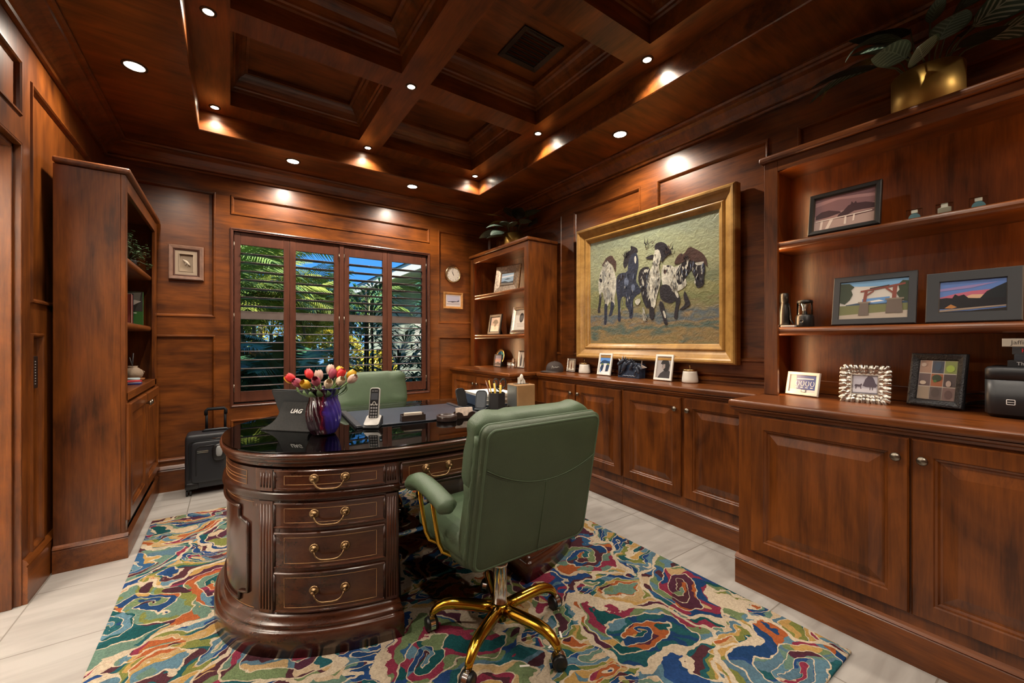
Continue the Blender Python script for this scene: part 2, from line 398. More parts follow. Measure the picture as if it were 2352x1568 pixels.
# ------------------------------------------------------------------ cabinets on the right wall
DOORP = [(0, 0), (0, .012), (.005, .019), (.058, .019), (.062, .014), (.068, .012), (.074, .004), (.080, .003), (.118, .013), (.120, .013)]
def knob(parent, loc, d):
    g = G(); d = V(d); p = V(loc)
    m = d.to_track_quat('Z', 'Y').to_matrix().to_4x4()
    g.M = Matrix.Translation(p) @ m
    g.lathe([(.004, 0), (.005, .012), (.008, .015), (.0155, .018), (.0165, .022), (.013, .027), (.006, .030), (.0005, .031)], 16)
    return g.make('knob', NICKEL, parent)
def base_cab(label, xf, y0, y1, doors, zb=.195, zt=.84, group=None, endcap=False):
    t = thing('base_cabinet', label, 'cabinet', (2.69, (y0+y1)/2, 0), 0, group)
    g = G(); g.box(xf, 2.69, y0, y1, .135, .872); g.make('carcass', WZ, t, world=True, bev=.002)
    xp = xf-.012
    g = G(); prof = [(.0, 0), (0, .118), (.003, .122), (-.004, .128), (.002, .137), (.014, .146), (.05, .148), (.05, 0)]
    ye = y1 + (.012 if endcap else 0)
    g.grid([[(xp+a, y0, b) for a, b in prof], [(xp+a, ye, b) for a, b in prof]], cu=True, cap0=True, cap1=True)
    g.make('plinth', WY, t, world=True)
    n = len(doors)
    for i, (ya, yb) in enumerate(doors):       # ya > yb: left edge, right edge seen from the room
        w = ya-yb
        g = G(); g.rings((0, 0, 0), -Y_, Z_, w, zt-zb, DOORP); o = g.make('door', WZ, t)
        o.location = V((xf, ya, zb))-V(t.location)
        kn = w-.033 if i % 2 == 0 else .033
        knob(o, -Y_*kn+Z_*(zt-zb-.072)+V((-.019, 0, 0)), -X_)
    return t
base_cab('near base cabinet with two raised panel doors, under the printer', 2.089, -.22, 1.03, [(.967, .406), (.400, -.16)], .190, .84, 'base cabinets along the right wall', True)
base_cab('middle base cabinet below the white portrait frame, partly behind the near chair', 2.389, 1.03, 2.005, [(1.996, 1.532), (1.510, 1.06)], .205, .838, 'base cabinets along the right wall')
base_cab('middle base cabinet below the cap and first sugar jar', 2.389, 2.007, 3.03, [(2.954, 2.512), (2.490, 2.022)], .205, .838, 'base cabinets along the right wall')
base_cab('far base cabinet in the corner, behind the tissue box', 2.089, 3.03, 4.232, [(4.19, 3.650), (3.640, 3.085)], .205, .838, 'base cabinets along the right wall')
def worktop(label, pts, edge):
    t = thing('worktop', label, 'worktop', (2.69, sum(p[1] for p in pts)/len(pts), .872))
    g = G(); g.prism([(x, y, .876) for x, y in pts], (0, 0, .036)); g.make('slab', WY, t, world=True, bev=.012, seg=4)
    g = G()   # small moulding tucked under the front edge
    prof = [(0, -.002), (.030, -.002), (.026, -.010), (.014, -.016), (.010, -.026), (0, -.028)]
    rows = []
    for (x, y, dx, dy) in edge: rows.append([(x+dx*a, y+dy*a, .876+b) for a, b in prof])
    g.grid(rows); g.make('edge_moulding', WY, t, world=True)
worktop('polished wooden worktop under the near bookcase and printer', [(2.05, -.22), (2.69, -.22), (2.69, 1.066), (2.05, 1.066)], [(2.089, -.22, -1, 0), (2.089, 1.03, -1, 1), (2.39, 1.03, 0, 1)])
worktop('long polished wooden worktop below the horse painting', [(2.353, 1.067), (2.69, 1.067), (2.69, 3.012), (2.353, 3.012)], [(2.389, 1.03, -1, 0), (2.389, 3.03, -1, 0)])
worktop('polished wooden worktop under the far corner bookcase', [(2.05, 3.014), (2.69, 3.014), (2.69, 4.232), (2.05, 4.232)], [(2.39, 3.03, 0, -1), (2.089, 3.03, -1, -1), (2.089, 4.232, -1, 0)])
def shelf_mesh(x0, x1, y0, y1, z, th, front):
    g = G(); r = th/2; pts = []
    n = 8
    if front == '-x':
        arc = [(x0+r-r*math.sin(PI*k/n), z-r+r*math.cos(PI*k/n)) for k in range(n+1)]
        prof = [(x1, z)] + arc + [(x1, z-th)]
    else:
        arc = [(x1-r+r*math.sin(PI*k/n), z-r+r*math.cos(PI*k/n)) for k in range(n+1)]
        prof = [(x0, z)] + arc + [(x0, z-th)]
    g.grid([[(a, y0, b) for a, b in prof], [(a, y1, b) for a, b in prof]], cu=True, cap0=True, cap1=True)
    return g
def hutch(label, y0, y1, leds, xf, pw):
    t = thing('bookcase', label, 'bookcase', (2.69, (y0+y1)/2, .914))
    zb = .914; st = .066
    g = G(); g.box(xf+.022, 2.69, y1-.022, y1, zb, 2.165); g.make('side_panel', WZ, t, world=True)
    g = G(); g.box(xf+.022, 2.69, y0, y0+.022, zb, 2.165); g.make('side_panel', WZ, t, world=True)
    g = G(); g.box(2.678, 2.69, y0+.022, y1-.022, zb, 2.165); g.make('back_panel', WZ, t, world=True)
    g = G(); g.box(2.664, 2.678, y0+.022, y1-.022, zb, .985); g.make('back_rail', WY, t, world=True, bev=.003)
    g = G(); g.box(xf+.022, 2.678, y0+.022, y1-.022, 2.14, 2.165); g.make('top_panel', WY, t, world=True)
    g = G(); g.box(xf, xf+.022, y0, y0+st, zb, 2.165); g.make('stile', WZ, t, world=True, bev=.002)
    g = G(); g.box(xf, xf+.022, y1-st, y1, zb, 2.165); g.make('stile', WZ, t, world=True, bev=.002)
    g = G(); g.box(xf, xf+.022, y0+st, y1-st, 2.108, 2.165); g.make('top_rail', WY, t, world=True, bev=.002)
    g = G(); g.box(xf-.024, 2.69, y0-.02 if y0 > 1 else y0, min(y1+.02, 4.243), 2.166, 2.20); g.make('cap', WY, t, world=True, bev=.012, seg=4)
    for z in (1.735, 1.275):
        g = shelf_mesh(xf+.016, 2.678, y0+.023, y1-.023, z, .042, '-x'); g.make('shelf', WY, t, world=True)
    for (x, y, d) in leds:
        for za, zb_ in ((.93, 1.23), (1.282, 1.69), (1.742, 2.10)):
            g = G(); g.box(x-.005, x+.005, min(y, y+d*.001), max(y, y+d*.001), za, zb_); st_ = g.make('led_strip', WHITE, t, world=True)
            g = G(); z = za+.004
            while z < zb_-.012: g.box(x-.003, x+.003, min(y+d*.001, y+d*.004), max(y+d*.001, y+d*.004), z, z+.010); z += .019
            o = g.make('led_dots', EML, st_, world=True); o['kind'] = 'stuff'
            ll = bpy.data.lights.new('led_lamp', 'AREA'); ll.shape = 'RECTANGLE'; ll.size = .006; ll.size_y = zb_-za; ll.energy = pw*(zb_-za)/.35; ll.color = (1, .60, .30)
            lo = bpy.data.objects.new('led_lamp', ll); COL.objects.link(lo); lo.parent = st_; lo.location = V((x, y+d*.006, (za+zb_)/2))-V(t.location); lo.rotation_euler = (d*PI/2, 0, 0)
    return t
hutch('near open bookcase with grey photo frames on its shelves', -.22, 1.048, [(2.436, 1.0255, -1), (2.436, -.1975, 1)], 2.40, 1.1)
hutch('far corner bookcase with glowing light strip and silver frames', 3.100, 4.232, [(2.366, 4.2095, -1), (2.366, 3.1225, 1)], 2.33, 1.0)

# ------------------------------------------------------------------ bookcase on the left wall
t = thing('bookcase', 'tall left wall bookcase with plain end panel facing the camera', 'bookcase', (-.76, 3.66, 0))
x0, x1, y0, y1 = -.757, -.48, 3.08, 4.232
g = G(); g.box(x0, x1-.02, y0, y0+.022, 0, 2.125); g.make('side_panel', WZ, t, world=True, bev=.002)
g = G(); g.box(x0, x1-.02, y1-.022, y1, .0, 2.125); g.make('side_panel', WZ, t, world=True)
g = G(); g.box(x0, x0+.012, y0+.022, y1-.022, .0, 2.125); g.make('back_panel', WZ, t, world=True)
g = G(); g.box(x1-.02, x1, y0-.001, y0+.05, .125, 2.125); g.make('stile', WZ, t, world=True, bev=.002)
g = G(); g.box(x1-.02, x1, y1-.085, y1, .125, 2.125); g.make('stile', WZ, t, world=True, bev=.002)
g = G(); g.box(x1-.02, x1, y0+.05, y1-.085, 2.045, 2.125); g.make('top_rail', WY, t, world=True, bev=.002)
g = G(); g.box(x0, x1-.02, y0+.022, y1-.022, 2.10, 2.125); g.make('top_panel', WY, t, world=True)
g = G(); g.box(x0, x1+.022, y0-.022, y1, 2.126, 2.158); g.make('cap', WY, t, world=True, bev=.011, seg=4)
g = G(); g.box(x0+.012, x1, y0+.022, y1-.022, .865, .912); g.make('counter', WY, t, world=True, bev=.003)
for z in (1.705, 1.318):
    g = shelf_mesh(x0+.012, x1-.022, y0+.023, y1-.023, z, .042, '+x'); g.make('shelf', WY, t, world=True)
g = G(); g.box(x0+.012, x1-.02, y0+.05, y1-.085, .125, .865); g.make('carcass', WZ, t, world=True)
prof = [(.0, 0), (.012, 0), (.012, .112), (.009, .117), (.016, .123), (.010, .132), (0, .140)]
g = G(); g.grid([[(x1+a, y0, b) for a, b in prof], [(x1+a, y1, b) for a, b in prof]], cap0=True, cap1=True)
g.grid([[(x0, y0-a, b) for a, b in prof], [(x1+.012, y0-a, b) for a, b in prof]], cap0=True, cap1=True)
g.make('plinth', WY, t, world=True)
for i, (ya, yb) in enumerate(((3.085, 3.632), (3.638, 4.185))):
    w = yb-ya; zb, zt = .205, .852
    g = G(); g.rings((0, 0, 0), Y_, Z_, w, zt-zb, DOORP); o = g.make('door', WZ, t); o.location = V((x1, ya, zb))-V(t.location)
    knob(o, Y_*((w-.033) if i == 0 else .033)+Z_*(zt-zb-.06)+X_*.019, X_)

# ------------------------------------------------------------------ lamps in the ceiling
BRONZE = mat('bronze_trim', (.05, .028, .015), .4, .6)
PB, PS = 21., 80.
def downlight(x, y, z, r, power, label, size, spread, tilt=None):
    t = thing('downlight', label, 'ceiling light', (x, y, z), 0, 'recessed downlights')
    g = G(); g.lathe([(r+.012, 0), (r+.011, -.004), (r, -.005), (r-.001, -.001), (r-.001, .03)], 24, cap0=False, cap1=False); g.make('trim_ring', BRONZE, t)
    g = G(); g.lathe([(.0005, -.0025), (r-.001, -.0025)], 24, cap0=False, cap1=False); g.make('lens', EMW, t)
    li = bpy.data.lights.new('lamp', 'SPOT'); li.energy = power; li.color = (1, .88, .74); li.spot_size = spread; li.spot_blend = .6; li.shadow_soft_size = size
    o = bpy.data.objects.new('lamp', li); COL.objects.link(o); o.parent = t; o.location = (0, 0, -.012)
    if tilt: o.rotation_euler = tilt
    return t
nm_r = ['back', 'second', 'third', 'fourth', 'fifth']; nm_c = ['left', 'middle', 'right']
for j, y in enumerate((3.572, 2.555, 1.520, .490, -.55)):
    for i, x in enumerate((-.093, .967, 2.018)):
        downlight(x, y, ZB, .024, PB, 'small %s beam light in the %s row from the window of the coffered tray' % (nm_c[i], nm_r[j]), .022, rad(128))
for x, y, lb in ((-.437, 3.035, 'round soffit downlight above the left bookcase'), (.432, 3.874, 'round soffit downlight above the left half of the window'),
                 (1.465, 3.84, 'round soffit downlight above the right half of the window'), (2.349, 2.006, 'round soffit downlight above the horse painting'),
                 (-.437, 1.45, 'round soffit downlight above the hall opening'), (2.349, -.75, 'round soffit downlight in the near right corner'), (.9, -.9, 'round soffit downlight behind the camera')):
    downlight(x, y, ZC, .045, PS, lb, .04, rad(158))
t = thing('air_vent', 'square black air vent grille in the ceiling coffer', 'vent', (1.604, 2.112, 3.098))
g = G(); g.rings((-.155, .152, 0), X_, -Y_, .31, .304, [(0, 0), (0, .010), (.036, .006), (.036, -.0005)], cap=False); g.make('frame', BLACK, t)
for k in range(8):
    g = G(); y = -.115+.033*k; g.prism([(-.12, y, -.001), (-.12, y+.003, -.001), (-.12, y-.022, -.011), (-.12, y-.025, -.011)], (.24, 0, 0)); g.make('louver', BLACK, t)
g = G(); g.box(-.12, .12, -.118, .118, .0, .003); g.make('duct_backing', RUBBER, t)
# ------------------------------------------------------------------ rug
def rug_mat():
    m, t, b = nt('swirl_rug'); L = t.links.new; N = t.nodes.new
    def math_(op, a, b_=None, c=None):
        n = N('ShaderNodeMath'); n.operation = op
        for i, q in enumerate((a, b_, c)):
            if q is None: continue
            if isinstance(q, (int, float)): n.inputs[i].default_value = q
            else: L(q, n.inputs[i])
        return n.outputs[0]
    def vm(op, a, b_=None, s=None):
        n = N('ShaderNodeVectorMath'); n.operation = op
        for i, q in enumerate((a, b_)):
            if q is None: continue
            if isinstance(q, tuple): n.inputs[i].default_value = q
            else: L(q, n.inputs[i])
        if s is not None: n.inputs['Scale'].default_value = s
        return n
    tc = N('ShaderNodeTexCoord').outputs['Object']
    def noise(vec, sc, det=2, out='Fac'):
        n = N('ShaderNodeTexNoise'); n.inputs['Scale'].default_value = sc; n.inputs['Detail'].default_value = det; L(vec, n.inputs['Vector']); return n.outputs[out]
    w1 = vm('SCALE', vm('SUBTRACT', noise(tc, 2.6, 1, 'Color'), (.5, .5, .5)).outputs[0], s=.40).outputs[0]
    w2 = vm('SCALE', vm('SUBTRACT', noise(tc, 9., 2, 'Color'), (.5, .5, .5)).outputs[0], s=.13).outputs[0]
    w3 = vm('SCALE', vm('SUBTRACT', noise(tc, 45., 2, 'Color'), (.5, .5, .5)).outputs[0], s=.016).outputs[0]
    p = vm('ADD', vm('ADD', tc, w1).outputs[0], vm('ADD', w2, w3).outputs[0]).outputs[0]
    p = vm('MULTIPLY', p, (1, 1, 0)).outputs[0]
    vo = N('ShaderNodeTexVoronoi'); vo.voronoi_dimensions = '2D'; vo.inputs['Scale'].default_value = 2.1; vo.inputs['Randomness'].default_value = .85; L(p, vo.inputs['Vector'])
    loc = vm('SUBTRACT', p, vo.outputs['Position']).outputs[0]
    sx = N('ShaderNodeSeparateXYZ'); L(loc, sx.inputs[0])
    r = vm('LENGTH', loc).outputs['Value']; a = math_('ARCTAN2', sx.outputs[1], sx.outputs[0])
    turn = math_('MULTIPLY', math_('LOGARITHM', math_('ADD', r, .03), 2.718), 1.05)
    sc_ = N('ShaderNodeSeparateColor'); L(vo.outputs['Color'], sc_.inputs[0])
    hand = math_('SUBTRACT', math_('MULTIPLY', math_('GREATER_THAN', sc_.outputs[0], .5), 2.), 1.)
    t1 = math_('ADD', math_('MULTIPLY', math_('MULTIPLY', a, hand), 1/PI), math_('MULTIPLY', turn, 1.55))
    t1 = math_('ADD', t1, math_('MULTIPLY', r, 4.5))
    fr = math_('FRACT', t1); ix = math_('FLOOR', t1)
    # second set of flowing bands for the ground between the scrolls
    q = noise(vm('MULTIPLY', p, (1., 1.9, 1.)).outputs[0], 2.9, 1); t2 = math_('MULTIPLY', q, 14.); fr2 = math_('FRACT', t2); ix2 = math_('FLOOR', t2)
    cb = N('ShaderNodeCombineXYZ'); L(ix, cb.inputs[0])
    L(sc_.outputs[1], cb.inputs[1]); L(math_('FLOOR', math_('MULTIPLY', noise(p, 4.6, 1), 11.)), cb.inputs[2])
    wn = N('ShaderNodeTexWhiteNoise'); L(cb.outputs[0], wn.inputs['Vector'])
    cb2 = N('ShaderNodeCombineXYZ'); L(ix2, cb2.inputs[0]); L(math_('FLOOR', math_('MULTIPLY', noise(vm('ADD', p, (7.3, 2.1, 0)).outputs[0], 6.0, 1), 12.)), cb2.inputs[1])
    wn2 = N('ShaderNodeTexWhiteNoise'); L(cb2.outputs[0], wn2.inputs['Vector'])
    PAL = [(.014, .042, .13), (.075, .145, .19), (.007, .052, .055), (.055, .018, .024), (.13, .14, .036), (.26, .070, .022), (.38, .29, .19), (.010, .035, .10),
           (.17, .022, .044), (.022, .070, .15), (.33, .20, .065), (.09, .15, .115), (.042, .014, .020), (.11, .15, .07), (.34, .23, .11), (.012, .065, .075), (.065, .12, .16), (.055, .016, .03)]
    def ramp(f):
        n = N('ShaderNodeValToRGB'); n.color_ramp.interpolation = 'CONSTANT'; e = n.color_ramp.elements
        e[0].position = 0; e[0].color = (*PAL[0], 1); e[1].position = 1/len(PAL); e[1].color = (*PAL[1], 1)
        for i in range(2, len(PAL)):
            k = e.new(i/len(PAL)); k.color = (*PAL[i], 1)
        L(f, n.inputs[0]); return n.outputs[0]
    def mix(f, a, b_):
        n = N('ShaderNodeMix'); n.data_type = 'RGBA'
        L(f, n.inputs['Factor'])
        for i, q_ in ((6, a), (7, b_)):
            if isinstance(q_, tuple): n.inputs[i].default_value = q_
            else: L(q_, n.inputs[i])
        return n.outputs[2]
    CRM = (.42, .345, .25, 1)
    e1 = math_('GREATER_THAN', math_('ABSOLUTE', math_('SUBTRACT', fr, .5)), .445)
    e2 = math_('GREATER_THAN', math_('ABSOLUTE', math_('SUBTRACT', fr2, .5)), .425)
    c1 = mix(e1, ramp(wn.outputs['Value']), CRM); c2 = mix(e2, ramp(wn2.outputs['Value']), CRM)
    out = math_('GREATER_THAN', math_('ADD', r, math_('MULTIPLY', math_('SUBTRACT', noise(p, 5., 1), .5), .20)), .215)
    rim = math_('COMPARE', math_('ADD', r, math_('MULTIPLY', math_('SUBTRACT', noise(p, 5., 1), .5), .20)), .215, .014)
    c = mix(rim, mix(out, c1, c2), CRM)
    # wool: small tonal flecks
    fl = noise(tc, 130., 2); hs = N('ShaderNodeHueSaturation'); L(c, hs.inputs['Color']); L(math_('ADD', math_('MULTIPLY', fl, .9), .55), hs.inputs['Value'])
    L(hs.outputs[0], b.inputs['Base Color']); b.inputs['Roughness'].default_value = .95; b.inputs['Specular IOR Level'].default_value = .1
    u = N('ShaderNodeBump'); u.inputs['Strength'].default_value = .7; u.inputs['Distance'].default_value = .006; L(noise(tc, 190., 2), u.inputs['Height']); L(u.outputs[0], b.inputs['Normal'])
    return m
g = G(); g.box(-.43, 1.965, .545, 3.585, .0005, .012)
rug = g.make('area_rug', rug_mat(), bev=.004)
tag(rug, 'large multicoloured swirl patterned wool rug under the desk', 'rug')

# ------------------------------------------------------------------ desk
DCX, DCY, NE = .885, 2.22, 2.5
t = desk = thing('executive_desk', 'dark mahogany oval executive desk with brass pulls and glass top', 'desk', (DCX, DCY, .012))
def se_pts(a, b, n):
    o = []
    for k in range(n):
        u = 2*PI*k/n; c, s_ = math.cos(u), math.sin(u)
        o.append((DCX+a*math.copysign(abs(c)**(2/NE), c), DCY+b*math.copysign(abs(s_)**(2/NE), s_)))
    return o
AT, BT, AB, BB = .925, .612, .90, .592
def ring(a, b, d, z, n=120): return [(x, y, z) for x, y in se_pts(a+d, b+d, n)]
g = G(); g.sm = True
g.grid([ring(AT, BT, d, z) for d, z in ((-.030, .704), (-.030, .714), (-.016, .720), (-.022, .726), (-.020, .730), (-.006, .738), (-.010, .743), (-.008, .747), (0, .753), (0, .762), (-.004, .767))], cu=True, cap0=True, cap1=True)
o = g.make('desk_top', DX, t, world=True)
for p in o.data.polygons:
    if len(p.vertices) > 10: p.use_smooth = False
g = G(); g.sm = True; g.grid([ring(AT, BT, d, z) for d, z in ((-.010, .7675), (-.008, .769), (-.008, .774), (-.010, .775))], cu=True, cap0=True, cap1=True)
o = g.make('glass_top', GTOP, t, world=True)
for p in o.data.polygons:
    if len(p.vertices) > 10: p.use_smooth = False
XK = -.315
def ped_ring(d, z, sg, n=56):
    a, b = AB+d, BB+d; xk = abs(XK+.15*d)
    p0 = math.acos((xk/a)**(NE/2)); o = []
    for k in range(n+1):
        f = -p0+2*p0*k/n
        o.append((DCX+sg*(-a*abs(math.cos(f))**(2/NE)), DCY+b*math.copysign(abs(math.sin(f))**(2/NE), math.sin(f)), z))
    return o
STK = [(.045, .012), (.045, .098), (.040, .105), (.028, .109), (.033, .116), (.029, .124), (.014, .132), (.016, .139), (.002, .148), (0, .150)]
STK2 = [(0, .585), (.012, .590), (.016, .597), (.009, .604), (.013, .610), (.004, .617), (0, .620)]
for sg in (1, -1):
    g = G(); g.sm = True; g.grid([ped_ring(d, z, sg) for d, z in STK], cu=True, cap0=True); g.make('plinth', DX, t, world=True)
    g = G(); g.sm = True; g.grid([ped_ring(d, z, sg) for d, z in ((0, .150), (0, .585))], cu=True); g.make('pedestal', DZ, t, world=True)
    g = G(); g.sm = True; g.grid([ped_ring(d, z, sg) for d, z in STK2], cu=True); g.make('waist_moulding', DK, t, world=True)
    g = G(); g.sm = True; g.grid([ped_ring(d, z, sg) for d, z in ((0, .620), (0, .706))], cu=True); g.make('frieze', DZ, t, world=True)
def front(x, off, back=False):         # point on the bowed front at local x, pushed out by off along the normal
    k = abs(x)/AB; y = BB*(1-k**NE)**(1/NE)
    nx = math.copysign((abs(x)/AB)**(NE-1)/AB, x); ny = (y/BB)**(NE-1)/BB; l = math.hypot(nx, ny)
    return (DCX+x+nx/l*off, DCY-(y+ny/l*off))
def endp(f, off):                      # point on the rounded left end, f in radians from the middle of the end
    x = -AB*abs(math.cos(f))**(2/NE); y = BB*math.copysign(abs(math.sin(f))**(2/NE), math.sin(f))
    nx = -(abs(x)/AB)**(NE-1)/AB; ny = math.copysign((abs(y)/BB)**(NE-1)/BB, y); l = math.hypot(nx, ny)
    return (DCX+x+nx/l*off, DCY+y+ny/l*off)
def drawer(x0, x1, z0, z1, handles, sg=1):
    if sg < 0: x0, x1 = -x1, -x0
    n = 20; prof = [(z0, 0), (z0, .008), (z0+.003, .011), (z0+.007, .011), (z0+.009, .006), (z1-.009, .006), (z1-.007, .011), (z1-.003, .011), (z1, .008), (z1, 0)]
    g = G(); rows = []
    for z, off in prof: rows.append([(*front(x0+(x1-x0)*k/n, off), z) for k in range(n+1)])
    g.grid(rows)
    d = g.make('drawer', DX, t, world=True)
    g = G()
    for x in (x0, x1): g.tube([(*front(x, .006), z0+.004), (*front(x, .006), z1-.004)], .005, 8)
    g.make('cock_bead', DK, d, world=True)
    dx, dz = .030, .020
    if z1-z0 < .11: dz = .022
    g = G(); xs = [x0+dx+(x1-x0-2*dx)*k/n for k in range(n+1)]
    path = [(*front(x, .0062), z0+dz) for x in xs]+[(*front(x, .0062), z1-dz) for x in xs[::-1]]
    g.tube(path, .0011, 5, closed=True)
    g.make('inlay_line', INLAY, d, world=True)
    for hx in handles:
        hx *= sg; zc = (z0+z1)/2+.006; g = G(); w = .052
        for s_ in (-1, 1):
            c = front(hx+s_*w, .006); c2 = front(hx+s_*w, .012); nrm = V((c2[0]-c[0], c2[1]-c[1], 0)).normalized()
            g.M = Matrix.Translation((c[0], c[1], zc)) @ nrm.to_track_quat('Z', 'Y').to_matrix().to_4x4()
            g.lathe([(.0185, 0), (.0185, .002), (.014, .004), (.011, .004), (.010, .007), (.006, .009), (.005, .018), (.007, .021), (.005, .025), (.0005, .026)], 18)
            g.M = None
        pts = []
        for k in range(17):
            u = -1+2*k/16
            zz = zc-.034*(1-abs(u)**5) if abs(u) < .99 else zc
            oo = .024+.010*(1-u*u)
            pts.append((*front(hx+u*w*.99, oo), zz))
        g.tube(pts, [.0032+.0012*(1-abs(-1+2*k/16)) for k in range(17)], 8)
        g.make('bail_handle', BRASS, d, world=True)
def pilaster(x0, x1, z0, z1, sg):
    if sg < 0: x0, x1 = -x1, -x0
    g = G(); n = 3
    g.grid([[(*front(x0+(x1-x0)*k/n, o), z) for k in range(n+1)] for z, o in ((z0, 0), (z0, .007), (z1, .007), (z1, 0))])
    for k in range(2):
        x = (x0, x1)[k]; g.grid([[(*front(x, 0), z0), (*front(x, .007), z0)], [(*front(x, 0), z1), (*front(x, .007), z1)]])
    for k in range(4):
        x = x0+(x1-x0)*(.17+.22*k); g.tube([(*front(x, .0065), z0+.014), (*front(x, .0065), z1-.012)], .0033, 8)
    g.make('pilaster', DZ, t, world=True)
for sg in (1, -1):
    for z0, z1 in ((.626, .704), (.480, .578), (.326, .464), (.156, .310)):
        drawer(-.742, -.372, z0, z1, [-.565], sg)
    pilaster(-.79, -.748, .152, .583, sg); pilaster(-.79, -.748, .622, .704, sg)
    pilaster(-.366, -.322, .152, .583, sg); pilaster(-.366, -.322, .622, .704, sg)
# frieze over the kneehole with its own drawer
g = G(); n = 24; xs = [-.32+.64*k/n for k in range(n+1)]
for sgn in (1,):
    g.grid([[(*front(x, o), z) for x in xs] for o, z in ((0, .706), (0, .608), (.006, .602), (.006, .596), (0, .590), (-.03, .590), (-.03, .706))])
g.make('kneehole_frieze', DK, t, world=True)
drawer(-.305, .305, .614, .702, [-.150, .150])
g = G(); g.box(DCX-.33, DCX+.33, DCY+.50, DCY+.53, .68, .706); g.make('back_frieze', DK, t, world=True)
# shaped raised panel and string inlay on the rounded end
F0 = -math.acos((.825/AB)**(NE/2)); F1 = -math.acos((.852/AB)**(NE/2))
def endpath(zs_fs, off): return [(*endp(f, off), z) for f, z in zs_fs]
for sg in (1, -1):
    g = G(); pth = []
    def seg(fa, za, fb, zb, n):
        for k in range(n): pth.append((fa+(fb-fa)*k/n, za+(zb-za)*k/n))
    seg(F0, .215, F0, .485, 6); seg(F0, .485, F1, .500, 3); seg(F1, .500, F1, .545, 3); seg(F1, .545, -F1, .545, 26); seg(-F1, .545, -F1, .500, 3); seg(-F1, .5, -F0, .485, 3)
    seg(-F0, .485, -F0, .215, 6); seg(-F0, .215, -F1, .205, 3); seg(-F1, .205, -F1, .175, 3); seg(-F1, .175, F1, .175, 26); seg(F1, .175, F1, .205, 3); seg(F1, .205, F0, .215, 3)
    g.tube(endpath(pth, .004), .0068, 8, closed=True); g.tube(endpath(pth, .002), .0095, 8, closed=True, sy=.5)
    if sg < 0: g.bm.transform(Matrix.Translation((DCX, 0, 0)) @ Matrix.Scale(-1, 4, (1, 0, 0)) @ Matrix.Translation((-DCX, 0, 0)))
    g.make('shaped_panel', DK, t, world=True)
    g = G()
    for za, zb in ((.690, .636), (.668, .656)):
        fl = F0*.95; pth = [(fl+(-2*fl)*k/30, za) for k in range(31)]+[(-fl+2*fl*k/30, zb) for k in range(31)]
        g.tube(endpath(pth, .001), .0010, 5, closed=True)
    for zz in (.572, .158): g.tube(endpath([(F0*1.1+(-2.2*F0)*k/30, zz) for k in range(31)], .0008), .0009, 5)
    if sg < 0: g.bm.transform(Matrix.Translation((DCX, 0, 0)) @ Matrix.Scale(-1, 4, (1, 0, 0)) @ Matrix.Translation((-DCX, 0, 0)))
    g.make('inlay_line', INLAY, t, world=True)

